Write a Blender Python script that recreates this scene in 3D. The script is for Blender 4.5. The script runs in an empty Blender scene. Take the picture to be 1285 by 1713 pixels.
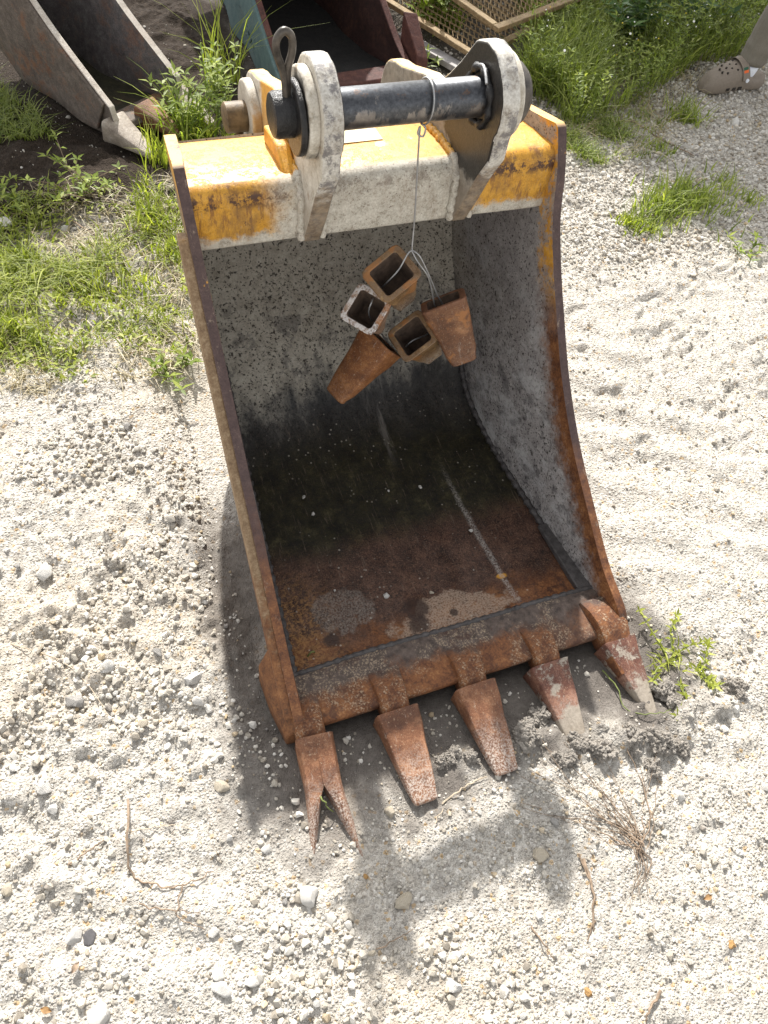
import bpy, math, random
import numpy as np
from mathutils import Vector, Matrix

random.seed(7)
rng = np.random.default_rng(11)
scn = bpy.context.scene
col = scn.collection

# ------------------------------------------------------------------ camera
FPX = 1290.53                      # focal length in pixels of the 1285 x 1713 photograph
CAM = Vector((-0.55419, -0.49172, 1.62511))
def cam_basis(p, y, r):
    cp, sp, cy, sy = math.cos(p), math.sin(p), math.cos(y), math.sin(y)
    f = Vector((sy*cp, cy*cp, -sp)); ri = Vector((cy, -sy, 0)); up = ri.cross(f)
    c, s = math.cos(r), math.sin(r)
    return c*ri+s*up, -s*ri+c*up, f
RI, UP, FW = cam_basis(math.radians(55.42900), math.radians(28.36167), math.radians(10.18970))
cd = bpy.data.cameras.new('camera'); cam = bpy.data.objects.new('camera', cd); col.objects.link(cam)
cam.matrix_world = Matrix(((RI.x, UP.x, -FW.x, CAM.x), (RI.y, UP.y, -FW.y, CAM.y), (RI.z, UP.z, -FW.z, CAM.z), (0, 0, 0, 1)))
cd.sensor_fit = 'VERTICAL'; cd.sensor_height = 24.0; cd.lens = FPX/1713*24.0
cd.clip_start = 0.02; cd.clip_end = 500
scn.camera = cam

# ------------------------------------------------------------------ light
SUN = Vector((0.175, 1.17, 1.0)).normalized()
elev = math.asin(SUN.z); azim = math.atan2(SUN.x, SUN.y)
w = bpy.data.worlds.new('World'); scn.world = w; w.use_nodes = True
nt = w.node_tree; nt.nodes.clear()
sky = nt.nodes.new('ShaderNodeTexSky'); sky.sky_type = 'NISHITA'; sky.sun_disc = False
sky.sun_elevation = elev; sky.sun_rotation = azim; sky.air_density = 1.0; sky.dust_density = 2.0; sky.ozone_density = 1.0
bg = nt.nodes.new('ShaderNodeBackground'); bg.inputs['Strength'].default_value = 0.15
wo = nt.nodes.new('ShaderNodeOutputWorld')
hs = nt.nodes.new('ShaderNodeHueSaturation'); hs.inputs['Saturation'].default_value = 0.10   # a whiter sky, muted to take the blue out of the shade
nt.links.new(sky.outputs[0], hs.inputs['Color']); nt.links.new(hs.outputs[0], bg.inputs[0]); nt.links.new(bg.outputs[0], wo.inputs[0])
sl = bpy.data.lights.new('sun', 'SUN'); sl.energy = 3.9; sl.angle = math.radians(0.9); sl.color = (1.0, 0.96, 0.90)
so = bpy.data.objects.new('sun', sl); col.objects.link(so); so.location = (1, 6, 8)
so.rotation_euler = SUN.to_track_quat('Z', 'Y').to_euler()
scn.view_settings.view_transform = 'Standard'; scn.view_settings.look = 'None'
scn.view_settings.exposure = 1.12; scn.view_settings.gamma = 1.0
scn.view_settings.use_curve_mapping = False
scn.cycles.max_bounces = 8; scn.cycles.use_denoising = True

# ------------------------------------------------------------------ helpers
def ray(u, v):
    return FW + RI*((u-642.5)/FPX) + UP*((856.5-v)/FPX)
def at(u, v, z=0.0):               # ground point (height z) seen at a photo pixel
    d = ray(u, v); return CAM + d*((z-CAM.z)/d.z)
def at_y(u, v, y):
    d = ray(u, v); return CAM + d*((y-CAM.y)/d.y)
def project(x, y, z):
    q0, q1, q2 = x-CAM.x, y-CAM.y, z-CAM.z
    d = q0*FW.x+q1*FW.y+q2*FW.z
    return 642.5+FPX*(q0*RI.x+q1*RI.y+q2*RI.z)/d, 856.5-FPX*(q0*UP.x+q1*UP.y+q2*UP.z)/d

def hash2(ix, iy, s):
    n = (ix*374761393 + iy*668265263 + s*1442695041) & 0xffffffff
    n = ((n ^ (n >> 13))*1274126177) & 0xffffffff
    return ((n ^ (n >> 16)) & 0xffff)/65535.0
def vnoise(x, y, s=0):
    x = np.asarray(x, float); y = np.asarray(y, float)
    ix = np.floor(x).astype(np.int64); iy = np.floor(y).astype(np.int64)
    fx = x-ix; fy = y-iy; fx = fx*fx*(3-2*fx); fy = fy*fy*(3-2*fy)
    a = hash2(ix, iy, s); b = hash2(ix+1, iy, s); c = hash2(ix, iy+1, s); d = hash2(ix+1, iy+1, s)
    return (a*(1-fx)+b*fx)*(1-fy)+(c*(1-fx)+d*fx)*fy
def fbm(x, y, scale, octv=4, s=0, gain=0.5):
    t = 0; amp = 1; tot = 0
    for k in range(octv):
        t = t+amp*vnoise(np.asarray(x)*scale+17.3*k, np.asarray(y)*scale-9.1*k, s+k); tot += amp; amp *= gain; scale *= 2.03
    return t/tot
def sstep(a, b, v):
    t = np.clip((np.asarray(v, float)-a)/(b-a), 0, 1); return t*t*(3-2*t)

def tag(o, label=None, cat=None, group=None, kind=None):
    if label: o['label'] = label
    if cat: o['category'] = cat
    if group: o['group'] = group
    if kind: o['kind'] = kind
    return o
def link(o, parent=None):
    col.objects.link(o)
    if parent is not None: o.parent = parent
    return o
def empty(name, loc=(0, 0, 0), rz=0.0):
    o = bpy.data.objects.new(name, None); o.empty_display_size = 0.1; link(o); o.location = loc; o.rotation_euler.z = rz
    return o
def mesh(name, verts, faces, mats=None, idx=None, smooth=None, attrs=None):
    me = bpy.data.meshes.new(name)
    me.from_pydata([tuple(v) for v in verts], [], [tuple(int(i) for i in f) for f in faces]); 
    for m in (mats if isinstance(mats, (list, tuple)) else [mats]):
        if m: me.materials.append(m)
    if idx is not None: me.polygons.foreach_set('material_index', np.asarray(idx, np.int32))
    if attrs:
        for k, a in attrs.items():
            at_ = me.attributes.new(k, 'FLOAT', 'POINT'); at_.data.foreach_set('value', np.asarray(a, np.float32))
    if smooth is not None:
        me.polygons.foreach_set('use_smooth', np.ones(len(me.polygons), bool))
        if smooth < 179: me.set_sharp_from_angle(angle=math.radians(smooth))
    me.update()
    return me
def fast_mesh(name, V, Fq, mat, attrs=None, smooth=False):
    """numpy vertices (n,3) and faces (m,k)"""
    me = bpy.data.meshes.new(name); V = np.asarray(V, np.float32); Fq = np.asarray(Fq, np.int32); k = Fq.shape[1]
    me.vertices.add(len(V)); me.vertices.foreach_set('co', V.ravel())
    me.loops.add(Fq.size); me.loops.foreach_set('vertex_index', Fq.ravel())
    me.polygons.add(len(Fq)); me.polygons.foreach_set('loop_start', np.arange(0, Fq.size, k, dtype=np.int32))
    me.update(calc_edges=True); me.validate()
    if mat: me.materials.append(mat)
    if attrs:
        for kk, a in attrs.items():
            t = me.attributes.new(kk, 'FLOAT', 'POINT'); t.data.foreach_set('value', np.asarray(a, np.float32))
    if smooth: me.polygons.foreach_set('use_smooth', np.ones(len(me.polygons), bool))
    return me
def obj(name, me, parent=None, bevel=0, seg=2, label=None):
    o = bpy.data.objects.new(name, me); link(o, parent)
    if bevel:
        b = o.modifiers.new('bevel', 'BEVEL'); b.width = bevel; b.segments = seg; b.limit_method = 'ANGLE'; b.angle_limit = math.radians(35)
        me.polygons.foreach_set('use_smooth', np.ones(len(me.polygons), bool)); me.set_sharp_from_angle(angle=math.radians(50))
    if label: o['label'] = label
    return o

class Geo:
    """collects shapes into one mesh"""
    def __init__(s): s.v = []; s.f = []; s.m = []
    def add(s, v, f, m=0):
        n = len(s.v); s.v += [tuple(p) for p in v]; s.f += [tuple(i+n for i in q) for q in f]; s.m += [m]*len(f); return s
    def box(s, c, h, R=None, m=0):
        P = [Vector((x*h[0], y*h[1], z*h[2])) for x in (-1, 1) for y in (-1, 1) for z in (-1, 1)]
        if R: P = [R @ p for p in P]
        return s.add([Vector(c)+p for p in P], [(0, 1, 3, 2), (4, 6, 7, 5), (0, 4, 5, 1), (2, 3, 7, 6), (0, 2, 6, 4), (1, 5, 7, 3)], m)
    def tube(s, path, r, n=8, m=0, closed=False, cap=True):
        path = [Vector(p) for p in path]; N = len(path); rr = r if isinstance(r, (list, tuple)) else [r]*N
        V = []; prev = None
        for i, p in enumerate(path):
            if closed: t = path[(i+1) % N]-path[i-1]
            else: t = path[min(i+1, N-1)]-path[max(i-1, 0)]
            t.normalize()
            if prev is None:
                a = Vector((0, 0, 1)) if abs(t.z) < .9 else Vector((1, 0, 0)); nrm = (a-t*a.dot(t)).normalized()
            else:
                nrm = prev-t*prev.dot(t); nrm.normalize()
            prev = nrm; b = t.cross(nrm)
            for k in range(n):
                a = 2*math.pi*k/n; V.append(p+(nrm*math.cos(a)+b*math.sin(a))*rr[i])
        F = []
        for i in range(N if closed else N-1):
            j = (i+1) % N
            for k in range(n): F.append((i*n+k, i*n+(k+1) % n, j*n+(k+1) % n, j*n+k))
        if cap and not closed: F.append(tuple(range(n))[::-1]); F.append(tuple((N-1)*n+k for k in range(n)))
        return s.add(V, F, m)
    def cyl(s, a, b, r, n=24, m=0, r2=None):
        return s.tube([a, b], [r, r if r2 is None else r2], n, m)
    def loft(s, rings, m=0, cap0=True, cap1=True):
        n = len(rings[0]); V = [p for r in rings for p in r]; F = []
        for i in range(len(rings)-1):
            for k in range(n): F.append((i*n+k, i*n+(k+1) % n, (i+1)*n+(k+1) % n, (i+1)*n+k))
        if cap0: F.append(tuple(range(n))[::-1])
        if cap1: F.append(tuple((len(rings)-1)*n+k for k in range(n)))
        return s.add(V, F, m)
    def prism(s, outline, x0, x1, m=0, mside=None):
        n = len(outline); V = [(x0, y, z) for y, z in outline]+[(x1, y, z) for y, z in outline]
        s.add(V, [tuple(range(n)), tuple(range(n, 2*n))[::-1]], m)
        k = len(s.v)-2*n
        for i in range(n):
            j = (i+1) % n; s.f.append((k+i, k+n+i, k+n+j, k+j)); s.m.append(m if mside is None else mside)
        return s
    def build(s, name, mats, smooth=None, attrs=None):
        me = mesh(name, s.v, s.f, mats, s.m, smooth, attrs)
        bmfix(me); return me
def bmfix(me):
    import bmesh
    b = bmesh.new(); b.from_mesh(me); bmesh.ops.recalc_face_normals(b, faces=b.faces); b.to_mesh(me); b.free()
def crom(pts, n, closed=False):
    P = [Vector(p) for p in pts]; N = len(P); out = []
    segs = N if closed else N-1
    for i in range(segs):
        p0 = P[(i-1) % N] if closed or i > 0 else P[0]*2-P[1]; p1 = P[i]; p2 = P[(i+1) % N]
        p3 = P[(i+2) % N] if closed or i+2 < N else p2*2-p1
        for k in range(n):
            t = k/n; out.append(.5*((2*p1)+(p2-p0)*t+(2*p0-5*p1+4*p2-p3)*t*t+(3*p1-p0-3*p2+p3)*t**3))
    if not closed: out.append(P[-1])
    return out
def resample(pts, n):
    P = np.array(pts, float); d = np.r_[0, np.cumsum(np.hypot(*np.diff(P, axis=0).T))]
    t = np.linspace(0, d[-1], n); return np.stack([np.interp(t, d, P[:, 0]), np.interp(t, d, P[:, 1])], 1)

# ------------------------------------------------------------------ materials
class NT:
    def __init__(s, name):
        s.mat = bpy.data.materials.new(name); s.mat.use_nodes = True; s.t = s.mat.node_tree; s.t.nodes.clear()
        s.out = s.n('ShaderNodeOutputMaterial'); s._co = None; s._xyz = None
    def n(s, t, **kw):
        x = s.t.nodes.new(t)
        for k, v in kw.items(): setattr(x, k, v)
        return x
    def set(s, sock, v):
        if isinstance(v, bpy.types.NodeSocket): s.t.links.new(v, sock)
        elif isinstance(v, (tuple, list)) and len(v) == 3 and sock.type == 'RGBA': sock.default_value = (*v, 1)
        else: sock.default_value = v
    @property
    def co(s):
        if s._co is None: s._co = s.n('ShaderNodeTexCoord').outputs['Object']
        return s._co
    @property
    def xyz(s):
        if s._xyz is None:
            q = s.n('ShaderNodeSeparateXYZ'); s.set(q.inputs[0], s.co); s._xyz = q.outputs
        return s._xyz
    def scl(s, v, co=None):
        q = s.n('ShaderNodeVectorMath', operation='MULTIPLY'); s.set(q.inputs[0], co or s.co); q.inputs[1].default_value = v; return q.outputs[0]
    def rnd_co(s, amt=9.0):
        oi = s.n('ShaderNodeObjectInfo'); q = s.n('ShaderNodeVectorMath', operation='MULTIPLY_ADD')
        s.set(q.inputs[0], oi.outputs['Random']); q.inputs[1].default_value = (amt, amt*.7, amt*.4); s.set(q.inputs[2], s.co); return q.outputs[0]
    def noise(s, scale, detail=4, rough=.6, co=None, dist=0.0):
        q = s.n('ShaderNodeTexNoise'); s.set(q.inputs['Vector'], co or s.co); q.inputs['Scale'].default_value = scale
        q.inputs['Detail'].default_value = detail; q.inputs['Roughness'].default_value = rough; q.inputs['Distortion'].default_value = dist; return q.outputs['Fac']
    def vor(s, scale, co=None, out='Distance', feature='F1', rand=1.0):
        q = s.n('ShaderNodeTexVoronoi', feature=feature); s.set(q.inputs['Vector'], co or s.co); q.inputs['Scale'].default_value = scale
        q.inputs['Randomness'].default_value = rand; return q.outputs[out]
    def m(s, op, a, b=0.0, c=None):
        q = s.n('ShaderNodeMath', operation=op); s.set(q.inputs[0], a); s.set(q.inputs[1], b)
        if c is not None: s.set(q.inputs[2], c)
        return q.outputs[0]
    def add(s, a, b): return s.m('ADD', a, b)
    def sub(s, a, b): return s.m('SUBTRACT', a, b)
    def mul(s, a, b): return s.m('MULTIPLY', a, b)
    def mx(s, a, b): return s.m('MAXIMUM', a, b)
    def inv(s, a): return s.m('SUBTRACT', 1.0, a)
    def st(s, v, a, b):            # smooth step a -> b (a may exceed b)
        q = s.n('ShaderNodeMapRange', interpolation_type='SMOOTHSTEP'); s.set(q.inputs['Value'], v)
        lo, hi, x, y = (a, b, 0.0, 1.0) if a < b else (b, a, 1.0, 0.0)
        q.inputs['From Min'].default_value = lo; q.inputs['From Max'].default_value = hi
        q.inputs['To Min'].default_value = x; q.inputs['To Max'].default_value = y; return q.outputs[0]
    def ramp(s, fac, pts):
        q = s.n('ShaderNodeValToRGB'); s.set(q.inputs[0], fac); e = q.color_ramp.elements
        while len(e) < len(pts): e.new(.5)
        for i, (p, c) in enumerate(pts): e[i].position = p; e[i].color = (*c, 1)
        return q.outputs[0]
    def mix(s, fac, a, b):
        q = s.n('ShaderNodeMix', data_type='RGBA'); s.set(q.inputs[0], fac); s.set(q.inputs[6], a); s.set(q.inputs[7], b); return q.outputs[2]
    def lerp(s, fac, a, b):
        q = s.n('ShaderNodeMix', data_type='FLOAT'); s.set(q.inputs[0], fac); s.set(q.inputs[2], a); s.set(q.inputs[3], b); return q.outputs[0]
    def attr(s, name):
        return s.n('ShaderNodeAttribute', attribute_name=name).outputs['Fac']
    def spot(s, x, y, rx, ry, soft=.35, co=None, wob=.35, ws=25):   # an irregular stain in the object's x / y
        X, Y = s.xyz[0], s.xyz[1]
        dx = s.m('DIVIDE', s.sub(X, x), rx); dy = s.m('DIVIDE', s.sub(Y, y), ry)
        d = s.m('SQRT', s.add(s.mul(dx, dx), s.mul(dy, dy)))
        d = s.add(d, s.mul(s.sub(s.noise(ws, 5, .65), .5), wob*2.2))
        return s.st(d, 1.0+soft, 1.0-soft)
    def finish(s, base, rough=.8, metal=0.0, bump=None, bs=.5, bd=.003, spec=.35, trans=None):
        p = s.n('ShaderNodeBsdfPrincipled'); s.set(p.inputs['Base Color'], base); s.set(p.inputs['Roughness'], rough); s.set(p.inputs['Metallic'], metal)
        s.set(p.inputs['Specular IOR Level'], spec)
        if bump is not None:
            b = s.n('ShaderNodeBump'); b.inputs['Strength'].default_value = bs; b.inputs['Distance'].default_value = bd; s.set(b.inputs['Height'], bump)
            s.t.links.new(b.outputs[0], p.inputs['Normal'])
        sh = p.outputs[0]
        if trans:
            tr = s.n('ShaderNodeBsdfTranslucent'); s.set(tr.inputs[0], trans[1]); mxs = s.n('ShaderNodeMixShader'); mxs.inputs[0].default_value = trans[0]
            s.t.links.new(sh, mxs.inputs[1]); s.t.links.new(tr.outputs[0], mxs.inputs[2]); sh = mxs.outputs[0]
        s.t.links.new(sh, s.out.inputs[0]); return s.mat
    def rust(s, sc=1.0, co=None, light=.35):
        a = s.noise(28*sc, 8, .7, co); b = s.noise(210*sc, 4, .7, co)
        f = s.add(s.mul(a, .6), s.mul(b, .4))
        return s.ramp(f, [(.30, (.030, .014, .009)), (.43, (.095, .036, .016)), (.54, (.19, .075, .027)), (.64, (.30, .14, .055)), (.74, (.48*light/.35, .38*light/.35, .27*light/.35))])

def simple(name, c, rough=.8, var=.35, sc=30, metal=0.0, bs=.3, bd=.002):
    n = NT(name); f = n.noise(sc, 6, .65)
    lo = tuple(x*(1-var) for x in c); hi = tuple(min(1, x*(1+var)) for x in c)
    return n.finish(n.ramp(f, [(.3, lo), (.7, hi)]), rough, metal, n.noise(sc*4, 4, .7), bs, bd)

M = {}
# --- paint on the box beam: yellow ends, worn whitish middle
n = NT('beam_paint'); X, Y, Z = n.xyz
big = n.noise(9, 5, .6); mid = n.noise(45, 6, .7); fine = n.noise(260, 3, .7)
yel = n.ramp(n.add(n.mul(mid, .6), n.mul(fine, .4)), [(.33, (.36, .165, .018)), (.5, (.56, .28, .03)), (.66, (.66, .36, .055))])
wht = n.ramp(n.add(n.mul(mid, .5), n.mul(fine, .5)), [(.33, (.22, .19, .145)), (.47, (.48, .445, .375)), (.66, (.68, .65, .57))])
front = n.st(Y, .800, .785)                                     # the front face
big = n.add(n.mul(big, 1.5), n.mul(n.sub(mid, .75), .6))
inmid = n.mul(n.st(n.add(X, n.mul(n.sub(big, .5), .10)), -.255, -.175), n.st(n.add(X, n.mul(n.sub(big, .5), .10)), .245, .17))
lowband = n.st(n.add(Z, n.mul(n.sub(mid, .5), .06)), .682, .664)
white_f = n.mx(n.mul(front, n.mx(inmid, lowband)), n.mul(n.st(n.noise(14, 6, .7), .60, .68), n.mul(inmid, .9)))
c = n.mix(white_f, yel, wht)
scr = n.st(n.noise(38, 8, .78, n.scl((1.7, 1, .30))), .51, .59)  # upright scratches
c = n.mix(n.mul(n.mul(scr, front), n.lerp(white_f, .75, .12)), c, (.20, .085, .03))
edge = n.mul(n.st(Z, .722, .742), n.st(Z, .768, .752)); chip = n.st(n.noise(32, 8, .78), .49, .56)
grime = n.mul(front, n.st(n.noise(15, 7, .75, n.scl((1.3, 1, .5))), .46, .66)); c = n.mix(n.mul(grime, n.lerp(white_f, .6, .3)), c, (.17, .095, .045))
fsc = n.st(n.noise(90, 8, .8, n.scl((2.2, 1, .25))), .60, .64); c = n.mix(n.mul(fsc, .75), c, n.mix(n.noise(12), (.10, .055, .035), (.55, .50, .42)))
blk = n.mul(n.st(n.noise(220, 4, .7), .63, .67), inmid); c = n.mix(n.mul(blk, .8), c, (.06, .04, .03))
c = n.mix(n.mul(n.mul(n.mul(edge, chip), front), n.inv(n.mul(inmid, .6))), c, (.075, .035, .022))
speck = n.st(n.noise(120, 6, .75), .60, .66); c = n.mix(n.mul(speck, .85), c, (.09, .045, .028))
rsp = n.st(n.noise(21, 7, .75), .66, .70); c = n.mix(rsp, c, (.20, .07, .03))
M['beam'] = n.finish(c, n.lerp(white_f, .42, .75), 0, n.add(n.mul(mid, .5), n.add(n.mul(chip, -.4), n.mul(fine, .3))), .35, .003)

# --- inside of the bucket (back sheet, floor and cheeks)
def interior(name, cheek):
    n = NT(name); X, Y, Z = n.xyz
    big = n.noise(6, 5, .6); mid = n.noise(38, 6, .68); fine = n.noise(240, 4, .7)
    if cheek: pal = [(.30, (.15, .138, .135)), (.5, (.265, .245, .235)), (.7, (.42, .395, .37))]
    else: pal = [(.32, (.20, .178, .14)), (.5, (.345, .315, .26)), (.68, (.47, .435, .365))]
    base = n.ramp(n.add(n.mul(mid, .55), n.mul(fine, .45)), pal)
    # pitting: small dark spots, denser lower down
    dens = n.st(Z, .62, .25)
    v1 = n.vor(105, n.scl((1, 1, 1))); v2 = n.noise(135, 4, .64)
    sp = n.st(n.add(v2, n.mul(dens, .03)), .585 if not cheek else .595, .635)
    sp2 = n.mul(n.st(v1, .24, .16), n.st(n.noise(60, 3, .6), .44, .54))
    base = n.mix(n.mx(n.mul(sp, .9), n.mul(sp2, .85)), base, (.030, .024, .020))
    strk = n.mul(n.st(n.noise(30, 8, .8, n.scl((2.4, .5, .22))), .55, .66), n.st(Z, .7, .3)); base = n.mix(n.mul(strk, .4), base, (.10, .085, .07))
    strl = n.st(n.noise(80, 6, .8, n.scl((2.5, .35, .2))), .62, .67); base = n.mix(n.mul(strl, .5), base, (.48, .45, .40))
    blot = n.mul(n.st(n.noise(17, 6, .7), .50, .60), n.st(Z, .40, .20)); base = n.mix(n.mul(blot, .6), base, (.055, .050, .052))
    if cheek:   # pale scuffs slanting across the cheek
        sc_ = n.st(n.noise(13, 8, .78, n.scl((1, .6, 1.0))), .47, .62); base = n.mix(n.mul(n.mul(sc_, n.st(Z, .55, .35)), .6), base, (.46, .45, .44))
        e = n.attr('edge')
        ru = n.rust(1.0)
        base = n.mix(n.mul(n.st(n.add(e, n.mul(n.sub(mid, .5), .10)), .085, .02), n.st(n.add(Z, n.mul(n.sub(big, .5), .3)), .62, .40)), base, ru)
        yl = n.ramp(mid, [(.35, (.42, .19, .025)), (.65, (.66, .34, .045))])
        ym = n.mul(n.st(n.add(e, n.mul(n.sub(n.noise(16, 6, .7), .5), .17)), .062, .035), n.st(Z, .47, .58))
        base = n.mix(n.mul(ym, n.inv(n.mul(n.st(n.noise(34, 8, .78), .45, .56), .9))), base, yl)
        cor = n.mul(n.st(n.add(e, n.mul(n.sub(big, .5), .2)), .30, .46), n.st(Z, .24, .36)); base = n.mix(n.mul(cor, .75), base, n.mix(n.mx(n.mul(sp, .9), sp2), n.ramp(n.add(n.mul(mid, .55), n.mul(fine, .45)), [(.32, (.20, .178, .14)), (.5, (.345, .315, .26)), (.68, (.47, .435, .365))]), (.030, .024, .020)))
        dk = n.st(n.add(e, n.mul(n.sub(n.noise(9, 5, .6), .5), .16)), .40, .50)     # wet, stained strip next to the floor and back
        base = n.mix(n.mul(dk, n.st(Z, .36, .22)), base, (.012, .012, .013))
        rough = n.lerp(dk, .85, .55)
    else:
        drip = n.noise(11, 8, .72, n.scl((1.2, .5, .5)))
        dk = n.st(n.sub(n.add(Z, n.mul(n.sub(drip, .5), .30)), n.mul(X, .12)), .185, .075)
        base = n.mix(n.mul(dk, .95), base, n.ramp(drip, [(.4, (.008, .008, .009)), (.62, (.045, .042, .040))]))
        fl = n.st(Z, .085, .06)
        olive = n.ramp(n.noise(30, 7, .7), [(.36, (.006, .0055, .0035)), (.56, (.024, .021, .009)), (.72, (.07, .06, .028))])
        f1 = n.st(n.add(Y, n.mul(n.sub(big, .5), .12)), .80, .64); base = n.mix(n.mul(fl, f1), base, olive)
        brown = n.ramp(n.add(n.mul(n.noise(24, 8, .72), .6), n.mul(n.noise(320, 3, .7), .4)), [(.34, (.012, .007, .005)), (.48, (.052, .025, .017)), (.60, (.12, .062, .040)), (.74, (.28, .19, .13))])
        f2 = n.st(n.add(Y, n.mul(n.sub(big, .5), .16)), .47, .37); base = n.mix(n.mul(fl, f2), base, brown)
        gr1 = n.noise(300, 2, .6); gr2 = n.noise(150, 4, .75)
        base = n.mix(n.mul(n.mul(fl, n.st(gr1, .56, .66)), n.lerp(f2, .10, .5)), base, (.20, .12, .075)); base = n.mix(n.mul(n.mul(fl, n.st(gr2, .47, .38)), .75), base, (.012, .009, .007))
        # sandy rust toward the lip, two dried silt patches and rings left by drops
        fscr = n.st(n.noise(70, 8, .8, n.scl((2.2, .18, 1))), .57, .66); base = n.mix(n.mul(n.mul(fl, fscr), .45), base, (.20, .15, .11))
        f3 = n.st(n.add(Y, n.mul(n.sub(n.noise(11, 6, .7), .5), .22)), .235, .15)
        base = n.mix(n.mul(fl, n.mul(f3, .9)), base, n.rust(1.0, light=.42)); base = n.mix(n.mul(n.mul(fl, f3), n.mul(n.st(n.noise(34, 7, .75), .52, .60), .8)), base, (.045, .020, .013))
        left = n.mul(n.st(n.add(X, n.mul(n.sub(mid, .5), .1)), -.20, -.33), n.st(Y, .42, .28)); base = n.mix(n.mul(n.mul(left, n.st(n.noise(120, 5, .75), .44, .60)), .7), base, (.33, .17, .06))
        base = n.mix(n.mul(n.mul(n.spot(-.222, .250, .080, .058, .07, wob=.75, ws=15), n.st(fine, .36, .60)), .72), base, n.ramp(fine, [(.3, (.12, .10, .085)), (.7, (.24, .205, .175))]))
        base = n.mix(n.mul(n.mul(n.spot(.02, .165, .14, .058, .08, wob=.75, ws=14), n.st(fine, .34, .56)), .75), base, (.36, .27, .20))
        for (sx, sy, sr) in ((-.262, .185, .018), (-.06, .16, .024), (-.05, .20, .03), (.03, .165, .010)):
            base = n.mix(n.mul(n.spot(sx, sy, sr, sr, .3, wob=.5, ws=60), .85), base, (.032, .018, .014))
        base = n.mix(n.spot(.185, .226, .014, .007, .25, wob=.5, ws=70), base, (.50, .24, .03))
        # dusty run of fines down the floor
        sx = n.add(X, n.mul(n.sub(Y, .50), .035)); wob = n.mul(n.sub(n.noise(14, 4, .6), .5), .02)
        dd = n.m('ABSOLUTE', n.add(n.sub(sx, .175), wob)); stk = n.mul(n.st(dd, .011, .002), n.mul(n.st(Y, .12, .18), n.st(Y, .62, .40)))
        base = n.mix(n.mul(n.mul(stk, n.st(fine, .38, .6)), .75), base, (.36, .33, .30))
        stk2 = n.mul(n.mul(n.st(n.m('ABSOLUTE', n.sub(X, .06)), .05, .01), n.st(n.noise(18, 6, .7, n.scl((1.5, .3, .3))), .5, .64)), n.mul(n.st(Y, .6, .7), n.st(Z, .3, .15)))
        base = n.mix(n.mul(stk2, .5), base, (.22, .20, .18))
        dots = n.mul(n.st(n.vor(55), .16, .10), n.st(n.noise(9, 3, .6), .5, .6)); base = n.mix(n.mul(n.mul(dots, fl), .6), base, (.42, .38, .32))
        rough = n.lerp(n.mul(dk, n.st(n.noise(10, 4, .6), .35, .6)), .85, .42)
    return n.finish(base, rough, 0, n.add(n.mul(mid, .5), n.add(n.mul(fine, .35), n.mul(sp, -.4))), .5, .0035, .3)
M['wall'] = interior('bucket_inside', False); M['cheek'] = interior('bucket_cheek', True)

# --- burnt brown plate edges, tan outside
n = NT('plate_edge'); X, Y, Z = n.xyz
mid = n.noise(55, 7, .7)
upper = n.ramp(n.add(n.mul(mid, .6), n.mul(n.noise(300, 3, .6), .4)), [(.35, (.045, .026, .024)), (.55, (.085, .052, .046)), (.7, (.13, .085, .07))])
c = n.mix(n.st(n.add(Z, n.mul(n.sub(n.noise(12, 6, .7), .5), .25)), .33, .15), upper, n.rust(1.1, light=.25))
c = n.mix(n.mul(n.st(n.noise(60, 8, .8, n.scl((1, .6, .6))), .585, .66), .6), c, (.34, .26, .19))
c = n.mix(n.mul(n.st(n.noise(18, 6, .75), .62, .66), n.st(Z, .45, .6)), c, (.55, .27, .04))
c = n.mix(n.mul(n.st(Y, .79, .815), n.st(n.noise(30, 6, .7), .66, .5)), c, (.72, .44, .12))
M['edge'] = n.finish(c, .6, 0, mid, .4, .002, .4)
n = NT('plate_outside'); X, Y, Z = n.xyz
mid = n.noise(60, 7, .7, n.scl((1, 1.4, .35)))
c = n.ramp(n.add(n.mul(mid, .65), n.mul(n.noise(280, 3, .6), .35)), [(.32, (.12, .072, .040)), (.5, (.225, .15, .085)), (.68, (.36, .27, .17))])
c = n.mix(n.mul(n.st(Z, .69, .72), n.st(mid, .7, .4)), c, (.58, .30, .045))
c = n.mix(n.mul(n.st(n.add(Z, n.mul(n.sub(mid, .5), .2)), .24, .12), .9), c, n.rust(1.0, light=.3))
M['outside'] = n.finish(c, .8, 0, mid, .5, .003)
# --- worn steel of lip and adapters
n = NT('lip_steel'); X, Y, Z = n.xyz
ru = n.rust(.9, light=.36); gr = n.ramp(n.noise(60, 6, .7), [(.35, (.045, .033, .028)), (.65, (.13, .098, .08))])
k = n.st(n.add(Y, n.mul(n.sub(n.noise(13, 6, .7), .5), .17)), .085, .045)
rt = n.st(n.add(X, n.mul(n.sub(n.noise(8, 4, .6), .5), .2)), .05, .30)
c = n.mix(n.mul(k, n.inv(n.mul(rt, .45))), gr, ru)
sand = n.mul(n.st(n.noise(230, 4, .75), .5, .6), n.st(n.noise(15, 5, .65), .47, .56)); c = n.mix(n.mul(sand, .62), c, (.44, .34, .23))
drk = n.st(n.noise(12, 6, .7), .57, .64); c = n.mix(n.mul(drk, .7), c, (.055, .025, .018))
M['lip'] = n.finish(c, .72, 0, n.add(n.noise(90, 6, .7), n.mul(sand, .3)), .5, .003)
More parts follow.
